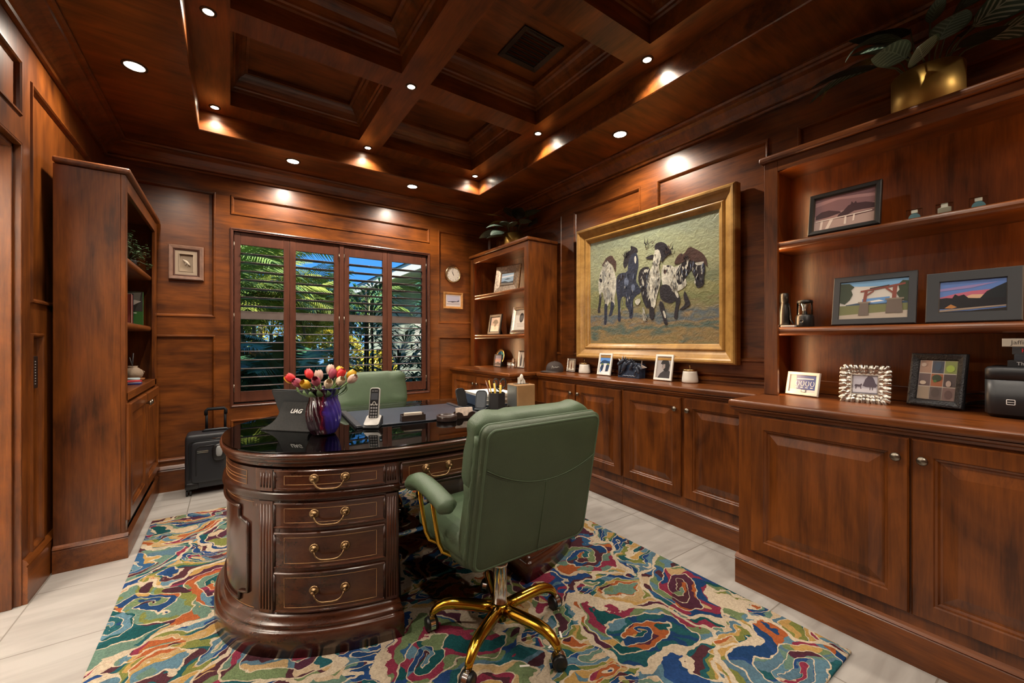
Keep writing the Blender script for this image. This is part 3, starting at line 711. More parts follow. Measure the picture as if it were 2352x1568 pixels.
# ------------------------------------------------------------------ green office chairs
def make_chair(label, loc, rz, base_rot):
    t = thing('office_chair', label, 'office chair', loc, rz, 'green leather office chairs')
    vdir = V((0, -.188, .982)).normalized(); ndir = V((0, vdir.z, -vdir.y))
    BM = Matrix(((1, 0, 0, 0), (0, vdir.y, -ndir.y, -.243), (0, vdir.z, -ndir.z, .664), (0, 0, 0, 1)))   # x, up the back, rearward
    HW, HH = .262, .262
    def rr(w, h, r, n=6):
        o = []
        for cx, cy, a0 in ((w-r, h-r, 0), (-w+r, h-r, 90), (-w+r, -h+r, 180), (w-r, -h+r, 270)):
            for k in range(n+1):
                a = rad(a0+90*k/n); o.append((cx+r*math.cos(a), cy+r*math.sin(a)))
        return o
    def wav(x, y): return -.022*math.cos(x*9.)*(1 if y < 0 else 0)*max(0, -y/HH)**3   # lower edge dips at the middle
    g = G(BM); g.sm = True
    rows = []
    for ins, zz in ((.03, -.024), (.006, -.020), (0, -.008), (0, .010), (.008, .018), (.030, .023), (.10, .026), (.2, .027)):
        rows.append([(x, y+wav(x, y), zz) for x, y in rr(HW-ins, HH-ins, .035)])
    g.grid(rows, cu=True, cap0=True, cap1=True); g.make('back_shell', LEA_SHADE, t)
    g = G(BM); g.tube([(x, y+wav(x, y), .016) for x, y in rr(HW-.012, HH-.012, .03, 8)], .0055, 8, closed=True); g.tube([(x, y+wav(x, y), -.014) for x, y in rr(HW-.002, HH-.002, .033, 8)], .0045, 8, closed=True); g.make('piping', LEA, t)
    g = G(BM); pts = []
    for k in range(25):
        u = -1+2*k/24; pts.append((u*(HW-.018), HH*.42-.068*(1-u*u)-.012*u, .0245+.0030*(1-abs(u)**6)))
    g.tube(pts, .0016, 6); g.tube([(x, y-.007, z-.0004) for x, y, z in pts], .0008, 5); g.tube([(.012, HH*.42-.07-.02*k, .0272) for k in range(15)], .0013, 6); g.make('seam', STITCH, t)
    def puff(seed, top):
        rnd = random.Random(seed); ph = [rnd.uniform(0, 6) for _ in range(6)]
        def fn(p):
            e = max(abs(p.x)/.26, 0)
            w = math.sin(p.y*70+ph[0])*.004*e**3 + math.sin(p.x*46+ph[1])*.005*max(0, (p.y/top))**2*(1 if p.y > 0 else 0)
            return (p.x+w*.6*math.copysign(1, p.x), p.y+w, p.z-w*1.2)
        return fn
    g = G(BM); g.sell((0, .135, -.070), .266, .150, .060, .55, .32, 72, 22, puff(1, .15)); g.make('headrest_cushion', LEA, t)
    g = G(BM); g.sell((0, -.095, -.062), .262, .165, .050, .5, .28, 72, 22, puff(2, .2)); g.make('back_cushion', LEA, t)
    for s_ in (-1, 1):
        g = G(BM); g.tube([(s_*.262, -.23+.03*k, -.022-.002*(k % 2)) for k in range(16)], [.009+.0025*(k % 2) for k in range(16)], 8); g.make('ruched_edge', LEA, t)
    g = G(); g.sell((0, .055, .462), .258, .235, .058, .5, .3, 48, 16, lambda p: (p.x, p.y, p.z+.012*math.cos(p.x*9)*(1 if p.z > 0 else 0)-(.02*max(0, (p.y-.12)/.11)**2))); g.make('seat_cushion', LEA, t)
    g = G(); g.sell((0, .03, .420), .250, .225, .045, .6, .35, 40, 12); g.make('seat_pan', LEA_SHADE, t)
    for s_ in (-1, 1):
        g = G(); pts = [(s_*.296, -.135, .612), (s_*.298, -.10, .628), (s_*.300, -.02, .643), (s_*.300, .06, .650), (s_*.300, .12, .648), (s_*.299, .165, .632), (s_*.297, .19, .602)]
        q = []
        for i in range(len(pts)-1):
            for k in range(4):
                a, b = V(pts[i]), V(pts[i+1]); q.append(a.lerp(b, k/4))
        q.append(V(pts[-1])); N = len(q)
        r = [.030*min(1, (.35+i/3), (.35+(N-1-i)/3)) for i in range(N)]
        g.tube(q, r, 16, sy=1.25); g.make('armrest', LEA, t)
        g = G()
        for dy in (.115, .0):
            pts = [(s_*.300, dy+.01, .635), (s_*.296, dy, .58), (s_*.288, dy-.012, .50), (s_*.283, dy-.02, .455), (s_*.272, dy-.028, .425), (s_*.245, dy-.035, .408), (s_*.19, dy-.04, .400)]
            g.tube(pts, .0085, 10)
        g.make('arm_bracket', GOLD, t)
    g = G(); g.box(-.09, .09, -.10, .10, .365, .392); g.tube([(.09, .03, .378), (.24, .05, .375)], .006, 8); g.make('tilt_mechanism', BLACK, t, bev=.006)
    g = G(); g.lathe([(.033, .115), (.034, .125), (.028, .132), (.028, .275), (.031, .278), (.031, .290), (.014, .292), (.014, .37)], 24); g.make('gas_column', CHROME, t)
    g = G(); g.lathe([(.020, .055), (.030, .060), (.036, .085), (.040, .10), (.042, .115), (.036, .128), (.030, .130)], 24); g.make('base_hub', GOLD, t)
    for k in range(5):
        a = rad(base_rot+72*k); c, s_ = math.cos(a), math.sin(a)
        def pp(r, z): return (r*c, r*s_, z)
        g = G(); pr = [(.025, .104), (.08, .108), (.14, .112), (.19, .114), (.225, .110), (.252, .098), (.272, .080), (.283, .062)]
        g.tube([pp(*q) for q in pr], [.024, .0235, .023, .0225, .021, .019, .016, .013], 14); lg = g.make('base_leg', GOLD, t)
        ca = a+rad(35+50*k); wd = V((math.cos(ca), math.sin(ca), 0)); cn = V(pp(.285, .028))
        g = G()
        for sd in (-1, 1):
            g.M = Matrix.Translation(cn+wd*sd*.014) @ (wd*sd).to_track_quat('Z', 'Y').to_matrix().to_4x4()
            g.lathe([(.026, -.012), (.0275, -.006), (.0275, .004), (.025, .008), (.010, .009)], 20)
        g.M = None; cs = g.make('caster', BLACK, t)
        g = G(); fwd = V((-wd.y, wd.x, 0)); rows = []
        for j in range(9):
            th = rad(-20+200*j/8); d = fwd*math.cos(th)*.030+Z_*math.sin(th)*.030
            rows.append([cn+d+wd*.010, cn+d-wd*.010])
        g.sm = True; g.grid(rows); g.tube([cn+Z_*.028, cn+Z_*.046], .007, 8); g.make('caster_hood', CHROME, cs)
    return t
make_chair('green leather office chair in front of the desk, seen from behind', (.905, 1.395, .012), rad(1), 141)
make_chair('green leather office chair behind the desk, below the window', (.905, 3.005, .012), rad(181), 100)

# ------------------------------------------------------------------ suitcase
t = thing('suitcase', 'black cabin suitcase with raised handle standing against the back wall', 'suitcase', (-.10, 4.10, 0))
SUIT = mat('black_nylon', (.012, .014, .018), .45, bump=.15, bs=500)
def rbox(g, x0, x1, y0, y1, z0, z1, e=.16, nu=40, nv=16):
    g.sell(((x0+x1)/2, (y0+y1)/2, (z0+z1)/2), (x1-x0)/2, (y1-y0)/2, (z1-z0)/2, e, e, nu, nv)
g = G(); rbox(g, -.192, .192, -.105, .105, .052, .475, .14); g.make('shell', SUIT, t)
g = G(); rbox(g, -.155, .155, -.122, -.06, .10, .42, .2); g.make('front_pocket', SUIT, t)
g = G()
g.tube([(-.165, -.108, .13), (-.165, -.112, .40), (-.15, -.112, .425), (.15, -.112, .425), (.165, -.112, .40)], .004, 8); g.tube([(-.12, -.124, .16), (-.12, -.124, .36), (-.10, -.124, .385), (.12, -.124, .385)], .003, 8)
g.make('zip', BLACK, t)
g = G(); g.box(-.115, -.045, -.127, -.121, .335, .339); g.box(-.115, -.045, -.127, -.121, .346, .350); g.tube([(-.02, -.112, .437), (.07, -.112, .437)], .003, 8); g.make('metal_trim', CHROME, t)
g = G(); rbox(g, -.192, -.10, -.11, .0, .052, .105, .3, 20, 10); rbox(g, .10, .192, -.11, .0, .052, .105, .3, 20, 10); g.make('corner_guard', BLACK, t)
for x in (-.168, .168):
    for y in (-.072, .075):
        g = G()
        for s_ in (-1, 1): g.M = Matrix.Translation((x+s_*.011, y, .0235)) @ Matrix.Rotation(PI/2, 4, 'Y'); g.lathe([(.020, -.007), (.0235, -.004), (.0235, .004), (.020, .007)], 16)
        g.M = None; g.box(x-.012, x+.012, y-.012, y+.012, .03, .056); g.make('wheel', RUBBER, t)
g = G()
for x in (-.062, .062): g.tube([(x, .05, .47), (x, .05, .625)], .0095, 10)
g.tube([(-.066, .05, .60), (-.066, .05, .632), (-.055, .05, .647), (.055, .05, .647), (.066, .05, .632), (.066, .05, .60)], .0125, 10)
g.make('trolley_handle', MATTE, t)
g = G(); g.tube([(-.085, 0, .474), (-.07, 0, .487), (.07, 0, .487), (.085, 0, .474)], .010, 8); g.make('carry_handle', SUIT, t)
tg = thing('luggage_pouch', 'small black oval pouch with grey face clipped to the suitcase', 'pouch', (-.075, 3.962, .33))
g = G(); g.sell((0, 0, 0), .046, .018, .066, .7, .6, 24, 14); g.make('case', BLACK, tg)
g = G(); g.sell((.0, -.012, .008), .022, .010, .042, .7, .6, 20, 12); g.make('mesh_face', mat('grey_mesh', (.26, .27, .27), .7, bump=.4, bs=400), tg)
g = G(); g.tube([(0, 0, .062), (.005, 0, .085), (.02, .002, .10), (.035, .004, .095)], .003, 8); g.make('clip', CHROME, tg)
# ------------------------------------------------------------------ framed pictures and small things
_pc = {}
def pcol(c, rough=.35):
    k = (c, rough)
    if k not in _pc: _pc[k] = mat('print_ink', c, rough, spec=.4)
    return _pc[k]
def photo(parent, x0, z0, w, h, y, base, layers, name='photo', rough=.35, step=.00025):
    g = G(); mats = [pcol(base, rough)]
    g.poly([(x0, y, z0), (x0+w, y, z0), (x0+w, y, z0+h), (x0, y, z0+h)])
    for i, (c, pts) in enumerate(layers):
        m = pcol(c, rough)
        if m not in mats: mats.append(m)
        g.mi = mats.index(m)
        g.poly([(x0+w*min(1, max(0, a)), y-step*(i+1), z0+h*min(1, max(0, b))) for a, b in pts])
    return g.make(name, mats, parent)
def circ(cx, cy, rx, ry, n=14, a0=0, a1=360): return [(cx+rx*math.cos(rad(a0+(a1-a0)*k/n)), cy+ry*math.sin(rad(a0+(a1-a0)*k/n))) for k in range(n)]
def arcband(cx, cy, rx, ry, t, a0, a1, n=14):
    o = [(cx+rx*math.cos(rad(a0+(a1-a0)*k/n)), cy+ry*math.sin(rad(a0+(a1-a0)*k/n))) for k in range(n+1)]
    return o+[(cx+(rx-t)*math.cos(rad(a1+(a0-a1)*k/n)), cy+(ry-t)*math.sin(rad(a1+(a0-a1)*k/n))) for k in range(n+1)]
def frame(name, label, loc, rz, lean, w, h, prof, m, base, layers, group=None, stand=True, cat='picture frame', depth=None, matte=None):
    bw = prof[-1][0]; th = max(n for _, n in prof)
    t = thing(name, label, cat, (loc[0], loc[1], loc[2]+(th*math.sin(lean) if stand else 0)+.0006), rz, group, -lean)
    g = G(); g.rings((-w/2, 0, 0), X_, Z_, w, h, [(0, 0)]+prof, cap=False); g.poly([(-w/2, 0, 0), (-w/2, 0, h), (w/2, 0, h), (w/2, 0, 0)]); g.make('frame', m, t)
    py = -prof[-1][1]-.0004
    if matte:
        g = G(); g.rings((-w/2+bw, py, bw), X_, Z_, w-2*bw, h-2*bw, [(0, 0), (matte[0], .0), (matte[0]+.002, -.0015)], cap=False); g.make('mat_board', matte[1], t)
        bw += matte[0]; py += .0012
    photo(t, -w/2+bw, bw, w-2*bw, h-2*bw, py+.0016, base, layers)
    if stand:
        g = G(); d = h*.72*math.sin(lean+.30); a = h*.72*math.cos(lean)
        g.prism([(-w*.12, .001, h*.75), (w*.12, .001, h*.75), (w*.16, .06+h*.10, .004+ (.06+h*.1)*math.tan(lean)), (-w*.16, .06+h*.10, .004+(.06+h*.1)*math.tan(lean))], (0, .003, 0)); g.make('easel_back', MATTE, t)
    return t
RW = rad(-90)
SKY, SKYD = (.16, .36, .72), (.05, .10, .30)
# -- near bookcase, upper shelf
f = frame('picture_frame', 'black framed photo of two dark horses under a mauve sky, on the top shelf', (2.47, .72, 1.735), RW, .16, .285, .215,
    [(0, .020), (.004, .023), (.018, .021), (.024, .012)], BLACK, (.20, .105, .115), [
    ((.30, .17, .175), [(0, .75), (.4, .85), (1, .72), (1, .80), (.5, .95), (0, .88)]), ((.13, .065, .075), [(0, .88), (.3, .93), (1, .85), (1, 1), (0, 1)]),
    ((.33, .20, .19), [(0, .30), (1, .35), (1, .55), (.6, .50), (0, .45)]), ((.05, .022, .028), [(.02, .34), (.02, .46), (.12, .56), (.25, .57), (.45, .47), (.46, .42), (.38, .40), (.25, .36)]),
    ((.05, .022, .028), [(.40, .30), (.42, .38), (.50, .46), (.58, .60), (.62, .62), (.63, .70), (.67, .63), (.70, .69), (.72, .62), (.86, .60), (1, .52), (1, .38), (.80, .40), (.68, .40), (.58, .33), (.48, .28)]),
    ((.42, .30, .27), [(0, 0), (1, 0), (1, .28), (.6, .25), (0, .30)]), ((.72, .62, .56), [(.10, 0), (.14, 0), (.16, .3), (.12, .3)]), ((.72, .62, .56), [(.20, 0), (.26, 0), (.34, .28), (.28, .28)]),
    ((.72, .62, .56), [(.52, .05), (.56, .05), (.56, .28), (.53, .28)]), ((.72, .62, .56), [(.66, .1), (.69, .1), (.70, .29), (.67, .29)]), ((.72, .62, .56), [(.03, .26), (.97, .30), (.97, .33), (.03, .29)])], 'framed photos on the near bookcase')
ACR = glass('acrylic', (.93, .95, .95), ior=1.3)
for k, (y, lb, c) in enumerate(((.463, 'clear acrylic block with blue dome, nearest the horse photo', (.18, .42, .50)), (.372, 'clear acrylic block with pale cream shape, middle of the three', (.55, .55, .42)), (.278, 'clear acrylic block with blue dome, rightmost of the three', (.18, .42, .50)))):
    t = thing('acrylic_block', lb, 'paperweight', (2.455, y, 1.7355), RW, 'acrylic blocks on the top shelf')
    g = G(); g.box(-.025, .025, -.011, .011, 0, .040); g.make('block', ACR, t)
    g = G()
    pts = circ(0, .0, .019, .020, 16, 0, 180)+[(-.019, 0)] if k != 1 else [(-.02, .001), (.02, .001), (.02, .020), (.010, .024), (.010, .036), (-.010, .036), (-.010, .024), (-.02, .020)]
    g.prism([(a, -.004, .003+b) for a, b in pts], (0, .006, 0)); g.make('emblem', mat('enamel', c, .3), t)
    g = G(); g.prism([(-.010, -.0045, .024), (.010, -.0045, .024), (.010, -.0045, .037), (-.010, -.0045, .037)], (0, .007, 0)); g.make('plate', pcol((.75, .73, .62)), t)
# -- near bookcase, middle shelf
GREY = mat('charcoal_frame', (.030, .034, .040), .55)
TREE = (.02, .035, .012)
frame('picture_frame', 'wide charcoal framed photo of a wooden ranch gate with stone pillars', (2.465, .610, 1.275), RW, .17, .302, .238,
    [(0, .016), (.003, .018), (.026, .018), (.028, .012)], GREY, (.58, .56, .52), [
    ((.16, .36, .62), [(.3, .86), (1, .80), (1, 1), (.0, 1), (0, .93)]), ((.10, .26, .55), [(.35, .38), (.75, .38), (.75, .55), (.35, .52)]), ((.75, .74, .70), [(.42, .45), (.6, .48), (.68, .44), (.5, .42)]),
    ((.02, .05, .10), [(.1, .34), (1, .34), (1, .42), (.55, .38), (.3, .42), (.1, .38)]), ((.14, .15, .05), [(0, .10), (1, .12), (1, .36), (0, .36)]), ((.42, .36, .29), [(0, 0), (1, 0), (1, .18), (.5, .14), (0, .10)]),
    (TREE, [(0, .45), (.08, .40), (.16, .52), (.20, .66), (.17, .78), (.22, .86), (.14, .96), (.0, .97)]), (TREE, [(.90, .45), (1, .40), (1, .92), (.92, .94), (.86, .84), (.88, .7), (.84, .62)]),
    ((.20, .045, .030), [(.36, .42), (.41, .42), (.43, .72), (.38, .72)]), ((.20, .045, .030), [(.78, .46), (.84, .46), (.85, .82), (.79, .82)]), ((.20, .045, .030), [(.32, .70), (.96, .83), (.96, .88), (.32, .74)]),
    ((.20, .045, .030), [(.41, .58), (.52, .70), (.52, .74), (.41, .63)]), ((.20, .045, .030), [(.79, .62), (.68, .76), (.71, .78), (.79, .67)]), ((.02, .015, .012), [(.46, .77), (.74, .83), (.74, .85), (.46, .80)]),
    ((.12, .09, .07), [(.30, .08), (.46, .08), (.45, .42), (.32, .42)]), ((.12, .09, .07), [(.70, .12), (.94, .12), (.92, .48), (.72, .48)]), ((.20, .16, .12), [(.29, .40), (.48, .40), (.48, .44), (.29, .44)]), ((.20, .16, .12), [(.69, .46), (.95, .46), (.95, .50), (.69, .50)])], 'framed photos on the near bookcase')
frame('picture_frame', 'charcoal framed sunset photo with broad border, on the middle shelf', (2.465, .298, 1.275), RW, .15, .262, .212,
    [(0, .016), (.003, .018), (.038, .018), (.041, .012)], GREY, (.10, .19, .48), [
    ((.46, .12, .19), [(0, .50), (.25, .60), (.5, .66), (.8, .68), (1, .80), (1, .45), (0, .42)]), ((.60, .38, .25), [(.3, .42), (.7, .42), (.8, .52), (.5, .55)]), ((.26, .20, .42), [(0, .78), (.4, .84), (.9, .9), (.5, .76), (0, .70)]),
    ((.010, .010, .014), [(0, .12), (1, .14), (1, .44), (.7, .40), (.45, .44), (.38, .56), (.30, .52), (.24, .58), (.2, .46), (.1, .48), (0, .46)]), ((.010, .014, .018), [(.62, .40), (.72, .62), (.85, .74), (1, .86), (1, .40)]),
    ((.28, .22, .17), [(0, .02), (.5, .08), (1, .14), (1, .18), (.4, .13), (0, .08)]), ((.015, .013, .012), [(0, 0), (1, 0), (1, .1), (.5, .04), (0, .02)]), ((.42, .18, .05), [(.08, .14), (.18, .26), (.28, .16), (.2, .12)])], 'framed photos on the near bookcase')
t = thing('camping_lantern', 'black camping lantern with clear cylindrical globe on the middle shelf', 'lantern', (2.50, .892, 1.2755), RW)
g = G(); g.lathe([(.040, 0), (.042, .006), (.041, .055), (.036, .064), (.034, .066)], 28); g.make('base', BLACK, t)
g = G(); g.lathe([(.036, .066), (.0345, .128), (.033, .130)], 28, cap0=False, cap1=False); g.make('globe', CLEAR, t)
g = G(); g.lathe([(.012, .066), (.012, .10), (.020, .118), (.022, .128)], 20); g.make('reflector', CHROME, t)
g = G(); g.lathe([(.035, .128), (.036, .132), (.034, .141), (.026, .143)], 28); g.make('cap', BLACK, t)
g = G(); g.M = Matrix.Translation((0, -.041, .030)) @ Matrix.Rotation(PI/2, 4, 'X'); g.lathe([(.011, 0), (.011, .003), (.008, .004), (.008, .002)], 20, cap0=False); g.make('switch', mat('dark_knob', (.03, .03, .033), .3), t)
t = thing('silver_box', 'flat silver box beneath the black flask on the middle shelf', 'box', (2.50, .955, 1.2755), RW)
g = G(); g.box(-.016, .049, -.06, .06, 0, .011); g.make('body', mat('silver_card', (.55, .55, .55), .4, .3), t, bev=.002); t.location.y = .955+.012
t = thing('black_flask', 'tall black flask with strap, half hidden behind the near bookcase upright', 'flask', (2.49, .985, 1.287), RW)
g = G(); g.lathe([(.026, 0), (.028, .004), (.027, .07), (.020, .11), (.018, .125), (.021, .128), (.021, .170), (.017, .176)], 24); g.make('body', BLACK, t)
g = G(); g.tube([(.020, 0, .12), (.030, -.005, .08), (.036, -.012, .03), (.052, -.02, .008)], .004, 6); g.make('strap', MATTE, t)
# -- near worktop
WT = .9125
frame('picture_frame', 'white framed card with horseshoe rings, at the left end of the near worktop', (2.485, .900, WT), RW-rad(14), .20, .165, .122,
    [(0, .010), (.002, .012), (.014, .012), (.016, .006)], WHITE, (.06, .10, .30), [
    ((.55, .55, .60), [(0, 0), (1, 0), (1, .16), (0, .16)]), ((.30, .32, .42), [(0, .16), (.28, .16), (.22, 1), (0, 1)]), ((.75, .75, .78), [(.26, .76), (.90, .78), (.90, .83), (.26, .81)]),
    *[((.80, .80, .82), arcband(.30+.19*k, .52, .075, .16, .022, 120, 420)) for k in range(4)], *[((.80, .80, .82), [(.24+.19*k, .26), (.34+.19*k, .26), (.34+.19*k, .30), (.24+.19*k, .30)]) for k in range(4)],
    ((.05, .05, .06), [(.48, .0), (.66, .0), (.66, .17), (.48, .17)]), ((.78, .78, .78), [(.50, .03), (.64, .03), (.64, .14), (.50, .14)])], 'picture frames on the near worktop')
SILV = mat('antique_silver', (.55, .52, .47), .28, 1., var=.35, vs=120)
t = frame('picture_frame', 'ornate silver leaf frame with photo of a horse by a tree', (2.452, .632, WT), RW+rad(2), .16, .118, .112,
    [(0, .006), (.004, .012), (.012, .012), (.015, .006)], SILV, (.52, .52, .60), [
    ((.70, .70, .76), [(0, 0), (1, 0), (1, .28), (0, .28)]), ((.10, .08, .11), [(.40, .42), (.55, .36), (.95, .36), (1, .5), (.92, .62), (.88, .78), (.80, .96), (.62, .99), (.5, .8), (.45, .6)]), ((.09, .07, .09), [(.06, .42), (.10, .50), (.28, .48), (.36, .56), (.38, .50), (.34, .38), (.36, .24), (.32, .24), (.30, .36), (.16, .36), (.14, .22), (.11, .22), (.10, .36)]),
    ((.12, .10, .12), [(.70, .2), (.73, .2), (.74, .42), (.69, .42)]), ((.12, .10, .12), [(.80, .2), (.83, .2), (.84, .42), (.79, .42)]), ((.20, .19, .24), [(0, .0), (1, 0), (1, .06), (0, .04)])], 'picture frames on the near worktop')
t.location.z += .026
for ring_, n_, rad_o, sz in ((0, 30, .010, .030), (1, 34, .024, .026)):
    g = G()
    W2, H2 = .059+rad_o, .056+rad_o; per = 4*(W2+H2)
    for k in range(n_):
        d = per*(k+.5*ring_)/n_
        if d < 2*W2: x, z, a = -W2+d, H2, 90
        elif d < 2*W2+2*H2: x, z, a = W2, H2-(d-2*W2), 0
        elif d < 4*W2+2*H2: x, z, a = W2-(d-2*W2-2*H2), -H2, -90
        else: x, z, a = -W2, -H2+(d-4*W2-2*H2), 180
        a = math.atan2(z*1.15, x*1.1)*.55+rad(a)*.45 if abs(math.atan2(z, x)-rad(a)) < 2.5 else math.atan2(z, x)
        g.M = Matrix.Translation((x*.97, -.008-.004*ring_, .056+z*.97)) @ Matrix.Rotation(-a, 4, 'Y') @ Matrix.Rotation(rad(18*(-1)**k), 4, 'X')
        g.sell((0, 0, 0), sz*.62, .006, .0105, .8, 1, 12, 8, lambda p: (p.x, p.y-60*p.x*p.x*.12, p.z*(1-.25*math.sin(p.x*300))))
    g.M = None; g.make('leaf_border', SILV, t)
BLKORN = mat('black_carved_frame', (.012, .013, .016), .35, bump=1., bs=170)
SQ = [((.35, .22, .16), 0, 2), ((.05, .06, .09), 1, 2), ((.20, .24, .07), 2, 2), ((.12, .08, .08), 0, 1), ((.30, .10, .04), 1, 1), ((.06, .04, .04), 2, 1), ((.30, .24, .18), 0, 0), ((.10, .075, .07), 1, 0), ((.16, .10, .09), 2, 0)]
SQL = []
for c, i, j in SQ: SQL.append((c, [((i+.03)/3, (j+.03)/3), ((i+.97)/3, (j+.03)/3), ((i+.97)/3, (j+.97)/3), ((i+.03)/3, (j+.97)/3)]))
SQL += [((.04, .07, .12), circ(.5, .85, .09, .10)), ((.30, .42, .06), circ(.83, .80, .11, .09)), ((.02, .04, .015), circ(.50, .55, .13, .09)), ((.06, .16, .03), circ(.46, .47, .05, .03)), ((.45, .36, .30), circ(.12, .88, .07, .05)), ((.07, .05, .045), circ(.50, .18, .11, .12)), ((.09, .05, .045), circ(.84, .15, .10, .11)), ((.50, .42, .34), circ(.14, .42, .09, .05)), ((.38, .30, .26), circ(.82, .42, .07, .08))]
frame('picture_frame', 'black carved frame with a nine picture food collage, left of the printer', (2.50, .408, WT), RW-rad(13), .20, .182, .232,
    [(0, .014), (.003, .020), (.010, .022), (.018, .018), (.026, .014), (.030, .008)], BLKORN, (.55, .50, .44), SQL, 'picture frames on the near worktop')
# printer and the books stacked on it
PRN = mat('printer_black', (.014, .016, .019), .38, bump=.05, bs=300)
t = thing('printer', 'black desktop printer at the right end of the near worktop', 'printer', (2.535, .033, WT), RW)
g = G()
def rrect(x0, x1, y0, y1, r, n=6):
    o = []
    for cx, cy, a0 in ((x1-r, y1-r, 0), (x0+r, y1-r, 90), (x0+r, y0+r, 180), (x1-r, y0+r, 270)):
        for k in range(n+1): a = rad(a0+90*k/n); o.append((cx+r*math.cos(a), cy+r*math.sin(a)))
    return o
g.sm = True; g.grid([[(x, y, z) for x, y in rrect(-.225+i, .225-i, -.148+i, .13-i, .03)] for i, z in ((.012, .0), (.004, .012), (0, .015), (0, .142))], cu=True, cap0=True, cap1=True); g.make('body', PRN, t)
g = G(); g.sm = True; g.grid([[(x, y, z) for x, y in rrect(-.225+i, .225-i, -.148+i, .13-i, .03)] for i, z in ((0, .1445), (0, .182), (.006, .190), (.03, .191))], cu=True, cap0=True, cap1=True); g.make('lid', PRN, t)
g = G(); g.prism([(x, -.150, z) for x, z in rrect(-.115, .225, .055, .165, .015)], (0, .004, 0)); g.make('front_panel', mat('printer_mesh', (.010, .011, .012), .5, bump=.8, bs=700), t)
g = G(); g.tube([(x, -.151, z) for x, z in rrect(-.115, .225, .055, .165, .015)], .0012, 6, closed=True); g.make('panel_trim', mat('gunmetal', (.09, .095, .10), .4), t)
g = G(); g.prism([(x, -.152, z) for x, z in rrect(-.095, .2, .016, .040, .006)], (0, .006, 0)); g.make('paper_tray', mat('tray_grey', (.05, .055, .06), .45), t)
g = G(); g.tube([(x, -.1495, z) for x, z in rrect(-.168, -.148, .052, .070, .002)], .0013, 6, closed=True); g.tube([(-.166, -.1495, .061), (-.150, -.1495, .061)], .0011, 6); g.make('badge', pcol((.75, .75, .75)), t)
g = G(); g.tube([(-.20, .125, .03), (-.27, .12, .02), (-.33, .10, .006), (-.30, .06, .004)], .0035, 6); g.tube([(-.20, .127, .07), (-.29, .115, .06), (-.36, .10, .045)], .003, 6); g.tube([(-.2, .127, .05), (-.30, .115, .02), (-.37, .09, .004)], .003, 6); g.make('power_cord', RUBBER, t)
def book(name, label, loc, rz, w, d, h, col, title=None, tcol=(.6, .6, .6), tsize=.014, group=None, round_=False, shift=0.):
    t = thing(name, label, 'book', loc, rz, group)
    g = G(); g.box(-w/2+.003, w/2-.003, -d/2+.004, d/2-.003, .002, h-.002); g.make('pages', PAPER, t)
    m = mat('book_cloth', col, .5)
    g = G(); g.box(-w/2, w/2, -d/2, d/2, h-.002, h); g.box(-w/2, w/2, -d/2, d/2, 0, .002); g.box(-w/2, w/2, -d/2-(.002 if round_ else 0), -d/2+.003, 0, h); g.make('cover', m, t, bev=.001)
    if title:
        o = text_mesh('spine_title', title, tsize, pcol(tcol), t, 'LEFT'); o.location = (-w/2+.022+shift, -d/2-(.0026 if round_ else .0006), h/2); o.rotation_euler = (PI/2, 0, 0)
    return t
zz = WT+.1915
for lb, dx, w, d, h, col, ti, tc in (('black book with pale spine lettering, bottom of the stack on the printer', .0, .25, .17, .024, (.012, .012, .014), 'The Contrap', (.5, .5, .5)),
    ('dark slate book with blank spine, second from the bottom on the printer', -.011, .24, .17, .022, (.020, .024, .032), None, None), ('dark grey book with red lettering, third in the printer stack', -.006, .24, .16, .029, (.028, .029, .032), 'HR', (.55, .02, .03)),
    ('cream covered book on top of the stack on the printer', .014, .25, .16, .031, (.50, .46, .38), 'Jaffi', (.10, .09, .08))):
    book('book', lb, (2.52, .098+dx, zz), RW, w, d, h, col, ti, tc or (.5, .5, .5), h*.72, 'books stacked on the printer', True); zz += h+.0005
    # shifted along the wall so that the spines start above the printer body
for o in [q for q in COL.objects if q.get('group') == 'books stacked on the printer']: o.location.y -= .02
# -- middle worktop
t = thing('baseball_cap', 'dark brown baseball cap with white script on the long worktop', 'cap', (2.535, 2.955, WT), PI); t.scale = (.9, .9, .9)
CAPM = mat('brown_twill', (.040, .028, .024), .8, bump=.2, bs=500)
g = G(); g.lathe([(.086, 0), (.089, .02), (.087, .045), (.078, .072), (.060, .093), (.034, .106), (.010, .110), (.001, .1105)], 32, cap1=False, cap0=False, fn=lambda r, z, a: r*(1+.08*math.cos(a)**2)); g.lathe([(.012, .109), (.010, .114), (.001, .115)], 12, cap1=False); g.make('crown', CAPM, t)
g = G(); rows = []
for j in range(7):
    u = j/6; row = []
    for th in range(-75, 76, 10):
        a = rad(th); r0 = .088*(1+.08*math.cos(a)**2); r1 = r0+u*.075*max(.05, math.cos(a*1.12))
        row.append((r1*math.cos(a), r1*math.sin(a), .016-.012*u*u-.010*math.sin(a)**2+.004*math.cos(a*2)*u))
    rows.append(row)
g.sm = True; g.grid(rows); g.grid([[(x, y, z-.004) for x, y, z in r] for r in rows]); g.make('brim', CAPM, t)
g = G(); pts = [(-.038, -.012), (-.028, .018), (-.020, -.010), (-.014, .008), (-.004, -.004), (.004, .008), (.014, -.002), (.024, .006), (.040, .004)]
q = []
for a, b in pts:
    th = a/.085+.96; q.append((.0885*math.cos(th)*1.06, .0885*math.sin(th), .05+b))
g.tube(q, .0022, 6); g.make('script', pcol((.7, .68, .62), .7), t)
